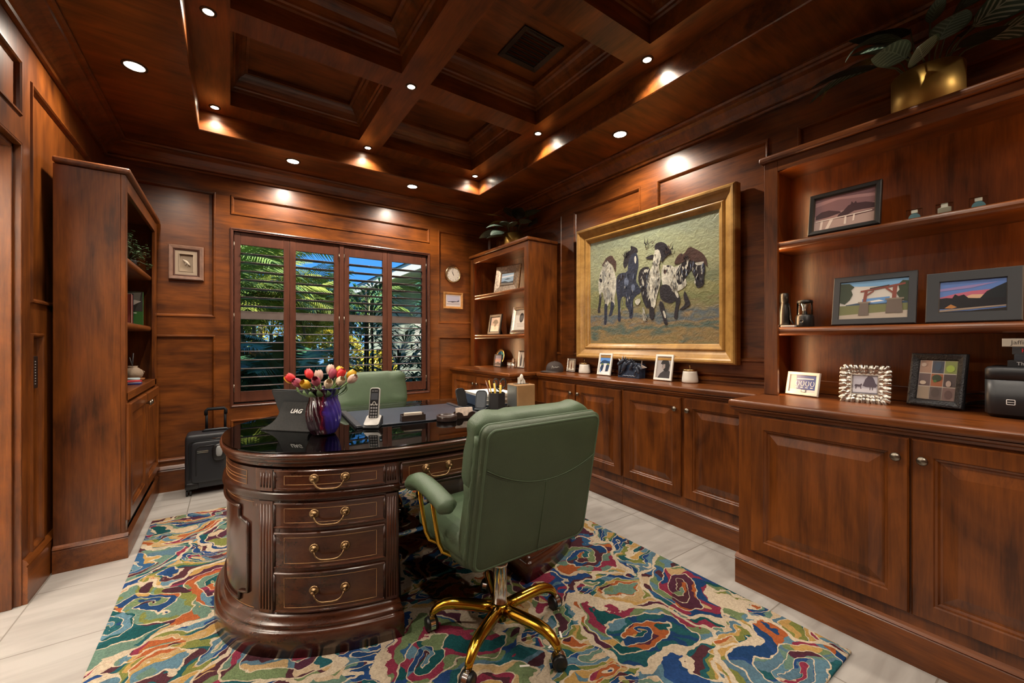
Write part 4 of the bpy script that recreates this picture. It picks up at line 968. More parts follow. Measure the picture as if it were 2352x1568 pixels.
frame('picture_frame', 'small ornate silver frame with a standing brown horse photo', (2.632, 2.832, WT), RW+rad(4), .16, .105, .128,
    [(0, .006), (.003, .012), (.008, .009), (.013, .013), (.018, .006)], SILV, (.55, .48, .36), [((.70, .66, .55), [(0, 0), (1, 0), (1, .2), (0, .2)]), ((.16, .06, .03), [(.38, .05), (.48, .05), (.50, .4), (.56, .05), (.66, .05), (.64, .5), (.60, .75), (.56, .95), (.48, .92), (.46, .7), (.40, .5)]), ((.30, .20, .12), [(0, .2), (.2, .2), (.2, 1), (0, 1)]), ((.34, .24, .14), [(.8, .2), (1, .2), (1, 1), (.85, 1)])], 'picture frames on the long worktop')
def jar(label, y):
    t = thing('lidded_jar', label, 'jar', (2.632, y, WT), 0, 'ivory jars on the long worktop')
    g = G(); g.lathe([(.046, 0), (.052, .003), (.054, .012), (.0525, .03), (.047, .070), (.0455, .082), (.043, .083)], 36); g.make('body', IVORY, t)
    g = G(); g.lathe([(.0465, .083), (.0475, .085), (.0475, .092), (.044, .095), (.01, .097), (.004, .099), (.0035, .112), (.007, .114), (.008, .118), (.005, .122), (.0005, .123)], 36, cap1=False); g.make('lid', mat('polished_brass', (.66, .48, .22), .15, 1.), t)
jar('ivory jar with brass lid between the small silver frame and the blue mountain print', 2.655); jar('ivory jar with brass lid, right of the white portrait frame', 1.628)
WHF = [(0, .010), (.002, .013), (.014, .013), (.017, .006)]
frame('picture_frame', 'white framed blue mountain and snow print on the long worktop', (2.592, 2.386, WT), RW, .20, .146, .186, WHF, WHITE, (.72, .74, .76), [
    ((.10, .25, .60), [(0, .66), (1, .66), (1, 1), (0, 1)]), ((.02, .05, .12), [(0, .58), (.2, .70), (.45, .74), (.7, .70), (1, .66), (1, .52), (.5, .56), (0, .50)]), ((.03, .05, .10), [(.05, .10), (.30, .12), (.40, .40), (.36, .52), (.15, .46), (.06, .3)]), ((.03, .05, .10), [(.60, .10), (.85, .12), (.95, .46), (.75, .54), (.62, .42)]),
    ((.16, .22, .06), [(.10, .46), (.2, .56), (.34, .53), (.3, .46)]), ((.20, .24, .06), [(.68, .50), (.8, .58), (.92, .52), (.85, .46)]), ((.12, .26, .55), [(.08, .05), (.2, .05), (.16, .2), (.10, .22)])], 'picture frames on the long worktop')
SLATE = mat('blue_resin', (.030, .050, .095), .45, var=.5, vs=45, bump=.4, bs=60)
t = thing('horse_plaque', 'blue sculpted plaque with raised horse heads on the long worktop', 'sculpture', (2.595, 2.125, WT), RW)
g = G(); g.prism([(-.105, -.012, 0), (.105, -.012, 0), (.105, -.004, .112), (-.105, .0, .118)], (0, .075, 0)); g.make('block', SLATE, t, bev=.003)
g = G()
def horsehead(g, cx, cz, s, fl):
    m0 = Matrix.Translation((cx, -.022, cz)) @ Matrix.Scale(fl, 4, (1, 0, 0)) @ Matrix.Scale(s, 4)
    g.M = m0; g.sm = True
    for c, a, rot in (((0, 0, .02), (.020, .016, .045), 25), ((-.030, -.004, .052), (.034, .013, .016), -35), ((-.052, -.006, .036), (.016, .011, .012), -35)):
        g.M = m0 @ Matrix.Translation(c) @ Matrix.Rotation(rad(rot), 4, 'Y'); g.sell((0, 0, 0), *a, 1, 1, 14, 8)
    g.M = m0
    for k in range(5): g.tube([(.004+.006*k, -.004, .068-.008*k), (.012+.010*k, -.006, .082-.010*k), (.014+.016*k, 0, .10-.014*k)], [.006, .005, .001], 6)
    g.tube([(-.012, -.002, .070), (-.010, -.004, .100)], [.006, .001], 6); g.tube([(-.018, .004, .068), (-.022, .006, .096)], [.006, .001], 6); g.M = None
horsehead(g, -.028, .072, 1., 1); horsehead(g, .038, .078, .8, 1); horsehead(g, .098, .055, .7, -1)
g.tube([(-.085, -.018, .02), (-.078, -.020, .06), (-.068, -.020, .10)], [.008, .010, .006], 8); g.tube([(-.040, -.02, .07), (-.055, -.024, .04), (-.075, -.022, .025)], [.010, .007, .004], 8); g.tube([(.09, -.018, .07), (.075, -.022, .045), (.07, -.02, .02)], [.008, .006, .004], 8)
g.make('horse_relief', mat('dark_blue_resin', (.028, .038, .060), .4, var=.4, vs=60), t)
g = G(); g.tube([(-.05+.014*k, -.016, .015+.004*(k % 2)) for k in range(10)], .0035, 6); g.make('raised_lettering', pcol((.30, .36, .44), .6), t)
g = G(); g.tube([(-.050, -.012, .12), (-.055, -.016, .15), (-.048, -.016, .175)], [.008, .006, .001], 8); g.tube([(-.060, -.01, .12), (-.085, -.012, .135), (-.095, -.012, .15)], [.008, .006, .001], 8); g.prism([(.105, .0, .075), (.155, .012, .088), (.118, .0, .105), (.120, .0, .140), (.112, .0, .098)], (0, .008, 0)); g.make('pale_tips', pcol((.50, .42, .36), .6), t)
frame('picture_frame', 'white framed portrait of a person in a riding helmet on the long worktop', (2.592, 1.818, WT), RW, .20, .148, .190, WHF, WHITE, (.36, .33, .32), [
    ((.045, .04, .042), [(.10, 0), (1, 0), (1, .30), (.80, .42), (.50, .34), (.28, .22)]), ((.020, .018, .018), [(.25, .66), (.30, .78), (.45, .88), (.65, .89), (.82, .80), (.92, .62), (.88, .40), (.70, .30), (.50, .36), (.45, .46), (.36, .50), (.40, .60), (.36, .66)]),
    ((.30, .25, .23), [(.38, .48), (.44, .66), (.58, .66), (.60, .50), (.50, .42), (.42, .42)]), ((.22, .20, .20), [(.30, .80), (.45, .92), (.65, .94), (.80, .86), (.66, .90), (.46, .88)])], 'picture frames on the long worktop')
# -- far corner bookcase
RUST = mat('weathered_silver_frame', (.26, .205, .155), .38, .7, var=.4, vs=50)
frame('picture_frame', 'chunky weathered frame with seascape photo, on the top shelf of the far bookcase', (2.51, 3.735, 1.735), RW+rad(14), .17, .36, .305,
    [(0, .022), (.01, .030), (.05, .022), (.075, .016), (.08, .024), (.088, .012)], RUST, (.28, .40, .52), [((.62, .68, .72), [(0, .62), (1, .70), (1, .85), (0, .78)]), ((.035, .045, .055), [(0, .0), (1, 0), (1, .30), (.6, .22), (.3, .34), (0, .30)]), ((.20, .17, .13), [(0, .0), (1, 0), (1, .12), (0, .18)]), ((.05, .07, .09), [(.2, .46), (.5, .56), (.8, .48), (.5, .44)])], 'framed photos in the far bookcase')
frame('picture_frame', 'dark framed photo of a black horse head, on the middle shelf of the far bookcase', (2.50, 3.975, 1.275), RW, .16, .255, .235,
    [(0, .015), (.006, .022), (.028, .020), (.036, .010)], mat('dark_bronze_frame', (.035, .026, .022), .4), (.33, .26, .23), [((.52, .44, .38), [(0, 0), (1, 0), (1, .35), (0, .45)]), ((.012, .010, .010), [(.18, .62), (.35, .80), (.55, .86), (.75, .78), (.85, .60), (.70, .52), (.60, .36), (.48, .30), (.40, .42), (.44, .56), (.30, .58)]), ((.40, .28, .22), [(.42, .30), (.58, .36), (.70, .20), (.5, .10)])], 'framed photos in the far bookcase')
frame('picture_frame', 'large scrolled silver frame with white certificate in the far bookcase', (2.52, 3.500, 1.275), RW, .17, .335, .300,
    [(0, .010), (.004, .020), (.014, .016), (.024, .022), (.034, .016), (.040, .020), (.046, .008)], SILV, (.62, .60, .55), [((.10, .10, .10), arcband(.5, .62, .16, .25, .015, 0, 360, 24)), ((.10, .10, .10), circ(.5, .62, .10, .14, 12)), *[((.22, .21, .20), [(.2+.03*k, .30-.07*k), (.8-.03*k, .30-.07*k), (.8-.03*k, .315-.07*k), (.2+.03*k, .315-.07*k)]) for k in range(3)]], 'framed photos in the far bookcase')
t = thing('display_plate', 'gold rimmed plate with a blue seascape standing in the far bookcase', 'plate', (2.60, 4.03, WT+.006), RW, None, -.22)
g = G(); g.M = Matrix.Translation((0, 0, .098)) @ Matrix.Rotation(PI/2, 4, 'X'); g.lathe([(.055, -.004), (.066, .0), (.088, .008), (.096, .012), (.098, .015), (.096, .017), (.072, .010)], 40, cap0=True, cap1=False); g.make('rim', mat('gilt_rim', (.70, .55, .25), .25, .9), t)
c0 = lambda pts: [(.5+(a-.5), .5+(b-.5)) for a, b in pts]
g = G(); 
def disc(layers):
    g = G(); mats = []
    for i, (c, pts) in enumerate(layers):
        m = pcol(c, .2)
        if m not in mats: mats.append(m)
        g.mi = mats.index(m); g.poly([(a, -.0103-.0003*i, .098+b) for a, b in pts])
    return g.make('painting', mats, t)
disc([((.02, .12, .30), circ(0, 0, .072, .072, 36)), ((.10, .40, .45), circ(0, 0, .066, .066, 20, -10, 100)), ((.45, .38, .14), [(-.045, -.02), (-.01, .012), (.03, .008), (.045, -.02), (.02, -.038), (-.025, -.036)]), ((.75, .75, .65), [(-.02, -.005), (.0, .022), (.02, .0), (.004, -.012)]), ((.03, .06, .10), [(-.06, .02), (-.02, .045), (.0, .03), (-.03, .01)])])
g = G(); g.tube([(-.03, .0, 0), (-.03, .05, .0), (-.03, .03, .06)], .003, 6); g.tube([(.03, .0, 0), (.03, .05, 0), (.03, .03, .06)], .003, 6); g.make('plate_stand', BRASS, t)
frame('picture_frame', 'small black framed sunset photo in front of the gold rimmed plate', (2.475, 3.865, WT), RW, .14, .150, .140, [(0, .010), (.002, .012), (.008, .012), (.010, .006)], BLACK, (.30, .20, .22), [((.45, .22, .16), [(0, .4), (1, .45), (1, .62), (0, .56)]), ((.16, .16, .24), [(0, .7), (1, .75), (1, 1), (0, 1)]), ((.04, .03, .03), [(0, .22), (.3, .30), (.5, .40), (.7, .30), (1, .26), (1, .08), (0, .06)]), ((.28, .19, .17), [(0, 0), (1, 0), (1, .10), (0, .08)])], 'framed photos in the far bookcase')
t = thing('glass_figurine', 'small clear glass figurine between the sunset photo and the silver frames', 'figurine', (2.60, 3.735, WT), RW)
g = G(); g.lathe([(.030, 0), (.030, .008), (.012, .014), (.020, .030), (.026, .050), (.016, .070), (.020, .085), (.010, .100), (.0005, .105)], 10, cap1=False); g.make('body', mat('cut_crystal', (.35, .22, .15), .08, .3, coat=1.), t)
frame('picture_frame', 'silver double frame with white panels beside the far bookcase upright', (2.58, 3.53, WT), RW+rad(20), .15, .130, .185, [(0, .008), (.003, .012), (.010, .010), (.014, .006)], SILV, (.70, .68, .62), [((.10, .09, .09), [(.1, .05), (.3, .05), (.34, .6), (.2, .9), (.12, .5)]), ((.12, .11, .10), [(.5, .0), (.62, 0), (.66, .7), (.55, .6)]), ((.20, .19, .17), [(.76, .1), (.88, .1), (.86, .8), (.78, .7)])], 'framed photos in the far bookcase')
for k, (y, lb) in enumerate(((3.66, 'small silver tin, left of the pair in front of the double frame'), (3.595, 'small silver tin, right of the pair in front of the double frame'))):
    t = thing('silver_tin', lb, 'tin', (2.50, y, WT), 0, 'silver tins in the far bookcase'); g = G(); g.lathe([(.026, 0), (.028, .002), (.028, .050), (.026, .052)], 24); g.make('body', CHROME, t); g = G(); g.lathe([(.0285, .052), (.0285, .060), (.026, .062)], 24); g.make('lid', CHROME, t)
# -- left bookcase
LB = rad(90)
def leafmat(name, c1, c2, freq, rough=.35):
    m, t, b = nt(name); L = t.links.new; uv = t.nodes.new('ShaderNodeUVMap'); sp = t.nodes.new('ShaderNodeSeparateXYZ'); L(uv.outputs[0], sp.inputs[0])
    def mm(op, a, b_):
        n = t.nodes.new('ShaderNodeMath'); n.operation = op
        for i, q in enumerate((a, b_)):
            if isinstance(q, (int, float)): n.inputs[i].default_value = q
            elif q is not None: L(q, n.inputs[i])
        return n.outputs[0]
    u = mm('ABSOLUTE', mm('SUBTRACT', sp.outputs[0], .5), None); w = mm('SINE', mm('MULTIPLY', mm('SUBTRACT', sp.outputs[1], mm('MULTIPLY', u, .55)), freq), None)
    k = mm('MULTIPLY', mm('GREATER_THAN', w, .35), mm('LESS_THAN', u, .44)); k = mm('MAXIMUM', k, mm('LESS_THAN', u, .018))
    mx = t.nodes.new('ShaderNodeMix'); mx.data_type = 'RGBA'; L(k, mx.inputs['Factor']); mx.inputs[6].default_value = (*c1, 1); mx.inputs[7].default_value = (*c2, 1)
    L(mx.outputs[2], b.inputs['Base Color']); b.inputs['Roughness'].default_value = rough
    return m
LF1 = leafmat('striped_leaf', (.020, .048, .030), (.20, .25, .20), 62.); LF2 = leafmat('dark_leaf', (.006, .010, .008), (.012, .02, .014), 30.); LF3 = leafmat('yellowish_leaf', (.22, .19, .05), (.30, .28, .10), 40.); LF4 = leafmat('grey_green_leaf', (.045, .075, .055), (.12, .165, .13), 55., .5)
def leaf(g, base, az, el, ln, wd, droop, twist=0., nu=6, nv=12, cup=.25, lim=None):
    p = V(base); rows = []; step = ln/nv; e = el
    for i in range(nv+1):
        u = i/nv; d = V((math.cos(az)*math.cos(e), math.sin(az)*math.cos(e), math.sin(e))); sd = V((-math.sin(az), math.cos(az), 0)); up = d.cross(sd)*-1
        sd2 = sd*math.cos(twist)+up*math.sin(twist); up2 = up*math.cos(twist)-sd*math.sin(twist)
        w = wd*max(.012, math.sin(PI*min(1, u**.8*.97+.02))**.8)
        rows.append([p+sd2*(w*(2*j/nu-1))+up2*(cup*w*abs(2*j/nu-1)) for j in range(nu+1)])
        p = p+d*step; e -= droop/nv
    if lim:
        rows = [[V((min(q.x, lim[0]-.0008*i), q.y, min(max(q.z, lim[2]), lim[1]))) for q in r] for i, r in enumerate(rows)]
    g.sm = True; g.grid(rows, uv=True)
def stem(g, base, tip, r=.004, bow=.03):
    b, q = V(base), V(tip); m = (b+q)/2+V((0, 0, bow)); g.tube([b, b.lerp(m, .6), m, m.lerp(q, .6), q], r, 6)
def pot_plant(label, loc, seed, potr, poth, spec, grp):
    t = thing('potted_plant', label, 'plant', loc, 0, grp); rnd = random.Random(seed)
    g = G(); g.lathe([(potr*.93, 0), (potr, .006), (potr, poth), (potr-.006, poth+.002), (potr-.008, poth-.01), (potr-.008, poth-.03)], 40, cap1=False); g.make('pot', mat('brushed_gold_pot', (.42, .26, .065), .42, .85, var=.15, vs=8), t)
    g = G(); g.lathe([(potr-.008, poth-.03), (.001, poth-.025)], 24, cap0=False, cap1=False); g.make('soil', mat('potting_moss', (.025, .03, .015), .9), t)
    gs = G(); z0 = poth-.03
    for (az, el, dist, ln, wd, dr, m, tw) in spec:
        az, el = rad(az), rad(el)
        tip = V((math.cos(az)*math.cos(el)*dist, math.sin(az)*math.cos(el)*dist, z0+math.sin(el)*dist)); b = V((math.cos(az)*potr*.3, math.sin(az)*potr*.3, z0)); stem(gs, b, tip, .0032)
        g = G(); leaf(g, tip, az, el*.55, ln, wd, rad(dr), rad(tw), lim=(2.655-loc[0], 2.575-loc[2], -.9)); g.make('leaf', m, t)
    gs.make('stems', mat('plant_stem', (.055, .065, .028), .6), t)
    return t
CAT = LF1
pot_plant('leafy striped plant in gold pot on top of the near bookcase', (2.545, .440, 2.2005), 3, .118, .185, [
    (150, 50, .16, .22, .075, 70, LF1, 25), (215, 55, .15, .17, .06, 60, LF4, 0), (165, 22, .17, .24, .055, 55, LF4, -30), (120, 35, .2, .28, .05, 60, LF2, 10), (185, 12, .16, .20, .06, 45, LF1, -40), (98, 42, .22, .30, .05, 80, LF1, 10),
    (110, 70, .22, .20, .035, 60, LF4, 20), (80, 66, .26, .22, .032, 20, LF3, 0), (135, 75, .25, .26, .05, 65, LF2, 0), (250, 40, .20, .30, .065, 45, LF1, 30), (268, 22, .20, .28, .060, 50, LF1, 20), (262, 46, .24, .34, .070, 30, LF2, 10),
    (235, 62, .24, .28, .05, 55, LF4, -20), (285, 30, .22, .3, .06, 40, LF2, 0), (240, 25, .14, .16, .055, 50, LF2, 0), (140, 62, .20, .30, .03, 110, LF4, 0), (92, 55, .22, .34, .018, 110, LF3, 0), (300, 60, .2, .26, .06, 40, LF2, 0), (40, 60, .2, .24, .05, 40, LF2, 0), (200, 78, .30, .22, .028, 25, LF4, 0)], 'plants in gold pots')
pot_plant('leafy green plant in gold pot on top of the far corner bookcase', (2.535, 3.63, 2.2005), 5, .112, .160, [
    (170, 40, .16, .22, .065, 70, LF4, 15), (205, 45, .15, .18, .065, 60, LF4, 0), (140, 20, .17, .24, .055, 55, LF4, -30), (120, 30, .18, .26, .055, 60, LF4, 10), (230, 25, .18, .22, .06, 45, LF4, -20), (260, 32, .20, .26, .06, 60, LF4, 10),
    (150, 66, .22, .22, .04, 50, LF3, 20), (280, 55, .24, .26, .07, 60, LF4, 0), (300, 60, .25, .26, .07, 65, LF2, 0), (320, 40, .20, .28, .07, 55, LF2, 30), (250, 62, .20, .24, .07, 50, LF2, 20), (215, 72, .22, .22, .06, 50, LF2, 10),
    (130, 58, .20, .24, .025, 100, LF3, 0), (185, 15, .14, .2, .05, 60, LF4, 40), (160, 8, .12, .2, .045, 40, LF4, 0), (100, 50, .2, .3, .02, 100, LF4, 0), (30, 55, .18, .22, .06, 50, LF2, 0), (340, 60, .2, .24, .06, 50, LF2, 0)], 'plants in gold pots')
t = thing('bushy_plant', 'small bushy fine leaved plant on the top shelf of the left bookcase', 'plant', (-.615, 3.985, 1.706))
g = G(); g.lathe([(.045, 0), (.055, .07), (.058, .08), (.050, .08)], 20); g.make('pot', mat('dark_pot', (.02, .018, .016), .6), t)
g = G(); rnd = random.Random(4); gl = G()
for k in range(70):
    az = rnd.uniform(0, 2*PI); el = rnd.uniform(-.15, 1.35); d = rnd.uniform(.10, .21)
    c = V((math.cos(az)*math.cos(el)*d*.62, math.sin(az)*math.cos(el)*d, .08+math.sin(el)*d)); gl.tube([(0, 0, .07), c*.55+V((0, 0, .05)), c], .0012, 4)
    for j in range(11):
        q = c+V((rnd.gauss(0, .013), rnd.gauss(0, .016), rnd.gauss(0, .013))); a = rnd.uniform(0, 6.3); l = rnd.uniform(.008, .014)
        u = V((math.cos(a), math.sin(a), rnd.uniform(-.5, .6))).normalized()*l; w = u.cross(V((rnd.uniform(-1, 1), rnd.uniform(-1, 1), 1))).normalized()*l*.45
        q.x = max(-.10, min(q.x, .125)); q.z = max(.03, min(q.z, .295)); q.y = max(-.5, min(q.y, .19))
        g.poly([q-u, q+w, q+u, q-w])
g.make('foliage', mat('boxwood_green', (.075, .14, .060), .5, var=.4, vs=60), t); gl.make('twigs', mat('twig', (.06, .07, .03), .7), t)
def stand_book(label, loc, rz, w, h, th, col, layers, grp, spinecol=None):   # upright book, cover facing local -y
    t = thing('book', label, 'book', loc, rz, grp)
    g = G(); g.box(-w/2+.003, w/2-.003, -th/2+.002, th/2-.002, .003, h-.003); g.make('pages', PAPER, t)
    g = G(); g.box(-w/2, w/2, -th/2, -th/2+.002, 0, h); g.box(-w/2, w/2, th/2-.002, th/2, 0, h); g.box(w/2-.003, w/2, -th/2, th/2, 0, h) if spinecol else g.box(-w/2, -w/2+.003, -th/2, th/2, 0, h); g.make('cover', mat('book_cover', col, .45), t)
    if layers: photo(t, -w/2+.001, .001, w-.002, h-.002, -th/2-.0004, col, layers, 'cover_print')
    return t
stand_book('large green covered book with dark photo, facing out in the left bookcase', (-.640, 4.12, 1.3185), rad(0), .19, .255, .022, (.04, .14, .035), [((.05, .05, .045), [(0, .42), (1, .42), (1, 1), (0, 1)]), ((.20, .20, .17), [(.2, .80), (.5, .95), (.95, .98), (.9, .7), (.6, .75)]), ((.015, .014, .014), [(.15, .5), (.5, .5), (.62, .82), (.48, .92), (.2, .8)]), ((.45, .42, .38), [(.35, .44), (.72, .44), (.72, .62), (.35, .62)]), ((.62, .60, .54), [(.55, .60), (.72, .60), (.95, .72), (.75, .76)]), ((.10, .03, .02), [(.45, .46), (.62, .46), (.55, .52)]), ((.6, .65, .55), [(.34, .36), (.82, .36), (.82, .385), (.34, .385)]), ((.10, .24, .08), [(.34, .33), (.82, .33), (.82, .34), (.34, .34)])], 'books in the left bookcase')
for k, (y, th, h, c, lb) in enumerate(((4.075, .024, .235, (.012, .014, .022), 'black book standing directly in front of the green covered book'), (4.047, .020, .225, (.30, .045, .035), 'red spined book in the left bookcase'), (4.022, .018, .23, (.52, .40, .33), 'pale pink book in the left bookcase'), (3.998, .020, .225, (.22, .05, .04), 'maroon book nearest the end panel of the left bookcase'))):
    stand_book(lb, (-.668, y+.01, 1.3185), 0, .145, h, th, c, None, 'books in the left bookcase', c)
t = thing('wooden_dish', 'round wooden dish under the clay pot in the left bookcase', 'dish', (-.588, 3.985, .9125)); g = G(); g.lathe([(.045, 0), (.066, .006), (.072, .020), (.069, .021), (.060, .012)], 30); g.make('body', mat('light_wood_dish', (.30, .12, .045), .4), t)
t = thing('clay_pot', 'round bellied clay pot holding dark sticks in the left bookcase', 'pot', (-.588, 3.985, .9255)); g = G(); g.lathe([(.040, 0), (.058, .020), (.064, .042), (.056, .066), (.036, .082), (.028, .088), (.033, .096), (.028, .097), (.024, .088)], 28); g.make('body', mat('unglazed_clay', (.28, .20, .135), .75, var=.15, vs=20, bump=.3, bs=80), t)
g = G(); g.tube([(.0, .0, .06), (.004, .018, .19)], .0045, 6); g.tube([(.01, -.01, .06), (-.01, -.022, .16)], .004, 6); g.make('sticks', mat('dark_stick', (.03, .026, .026), .5), t)
if True:
    g = G(); g.tube([(.052, .02, .06), (.063, .03, .052), (.060, .036, .04)], .004, 6); g.make('lug', mat('clay_lug', (.26, .185, .12), .75), t)
t = thing('glass_dish', 'pale blue glass bowl beside the clay pot', 'bowl', (-.565, 3.865, .9125)); g = G(); g.lathe([(.020, 0), (.034, .010), (.040, .030), (.038, .031), (.030, .012), (.001, .008)], 24, cap1=False); g.make('body', mat('pale_blue_glass', (.45, .56, .58), .15), t)
for k, (c, lb) in enumerate((((.015, .03, .20), 'dark blue coaster at the bottom of the small stack'), ((.30, .32, .45), 'pale blue coaster in the middle of the small stack'), ((.45, .02, .03), 'red coaster at the top of the small stack'))):
    t = thing('coaster', lb, 'coaster', (-.545, 3.70, .9125+.0085*k), rad(8*k), 'coasters in the left bookcase'); g = G(); g.box(-.045, .045, -.045, .045, 0, .008); g.make('body', mat('coaster_colour', c, .4), t, bev=.002)
t = thing('wall_keypad', 'black keypad panel with rows of small white buttons on the left wall', 'keypad', (XL-.0135, 2.937, 1.05), LB)
g = G(); g.box(-.048, .048, -.010, .0, -.078, .078); g.make('plate', BLACK, t, bev=.002)
for i in range(2):
    g = G()
    for j in range(9): g.box(-.026+.036*i, -.018+.036*i, -.0112, -.010, -.058+.0135*j, -.054+.0135*j)
    g.make('button_row', pcol((.5, .5, .48)), t)
# -- on the back wall
ROSE = mat('rosewood_frame', (.20, .105, .070), .45, var=.2, vs=25); ROSED = mat('rosewood_dark', (.075, .03, .02), .4)
t = thing('shadow_box', 'square wooden shadow box with a small fossil on the back wall', 'shadow box', (-.298, 4.2635, 1.702))
g = G(); g.rings((-.113, 0, 0), X_, Z_, .226, .278, [(0, 0), (0, .030), (.006, .036), (.026, .034), (.030, .028)], cap=False); g.make('frame', ROSE, t)
g = G(); g.rings((-.083, -.028, .030), X_, Z_, .166, .218, [(0, 0), (.004, .003), (.009, .0), (.012, -.004)], cap=False); g.make('inner_moulding', ROSED, t)
g = G(); g.rings((-.072, -.024, .041), X_, Z_, .144, .196, [(0, 0), (.024, 0), (.026, .003), (.029, .003), (.030, -.018)], cap=True); g.make('mat_board', mat('linen_mat', (.34, .26, .185), .8, bump=.2, bs=400), t)
g = G(); g.tube([(-.024, -.010, .165), (-.004, -.014, .150), (.012, -.014, .132), (.026, -.010, .112)], [.003, .011, .009, .002], 8); g.tube([(-.004, -.012, .140), (-.008, -.012, .118)], [.006, .003], 6); g.tube([(.004, -.012, .132), (.010, -.012, .106)], [.005, .002], 6); g.make('fossil', mat('fossil_bone', (.50, .42, .33), .7), t)
t = thing('wall_clock', 'round brass rimmed wall clock with white face', 'clock', (2.108, 4.262, 1.972))
g = G(); g.M = Matrix.Rotation(PI/2, 4, 'X'); g.lathe([(.096, 0), (.100, .010), (.098, .024), (.090, .030), (.082, .026), (.080, .018)], 48, cap1=False); g.make('rim', mat('clock_brass', (.38, .27, .15), .25, 1.), t)
g = G(); g.poly([(.081*math.cos(2*PI*k/48), -.019, .081*math.sin(2*PI*k/48)) for k in range(48)]); g.make('dial', pcol((.62, .58, .52)), t)
g = G()
for k in range(12):
    a = PI/2-2*PI*k/12; c, s_ = math.cos(a), math.sin(a)
    o = text_mesh('numeral', str(12 if k == 0 else k), .021, BLACK, t, 'CENTER'); o.location = (.066*c, -.0196, .066*s_); o.rotation_euler = (PI/2, 0, 0)
def hand(l, w, ang):
    a = PI/2-rad(ang); g = G(); d = V((math.cos(a), 0, math.sin(a))); n = V((-d.z, 0, d.x))
    g.prism([V((0, -.021, 0))-d*.012+n*w, V((0, -.021, 0))-d*.012-n*w, V((0, -.021, 0))+d*l-n*w*.4, V((0, -.021, 0))+d*l+n*w*.4], (0, -.001, 0)); g.make('hand', BLACK, t)
hand(.040, .003, 328); hand(.058, .0022, 350)
OAK = mat('golden_oak_frame', (.40, .19, .055), .4, var=.2, vs=30)
t = thing('picture_frame', 'small golden wood frame with airplane photo below the clock', 'picture frame', (2.115, 4.263, 1.576))
g = G(); g.rings((-.122, 0, 0), X_, Z_, .244, .190, [(0, 0), (0, .016), (.004, .020), (.020, .016), (.028, .010)], cap=False); g.make('frame', OAK, t)
g = G(); g.rings((-.094, -.010, .028), X_, Z_, .188, .134, [(0, 0), (.010, 0), (.012, -.002)], cap=False); g.make('mat_board', pcol((.55, .50, .48)), t)
photo(t, -.083, .039, .166, .112, -.0085, (.40, .40, .52), [((.52, .48, .50), [(0, .0), (1, 0), (1, .4), (0, .4)]), ((.03, .03, .05), [(.06, .38), (.30, .42), (.45, .44), (.80, .44), (.90, .58), (.93, .56), (.92, .40), (.60, .36), (.40, .30), (.34, .35), (.10, .33)]), ((.30, .27, .30), [(.0, .12), (1, .16), (1, .22), (0, .18)])])
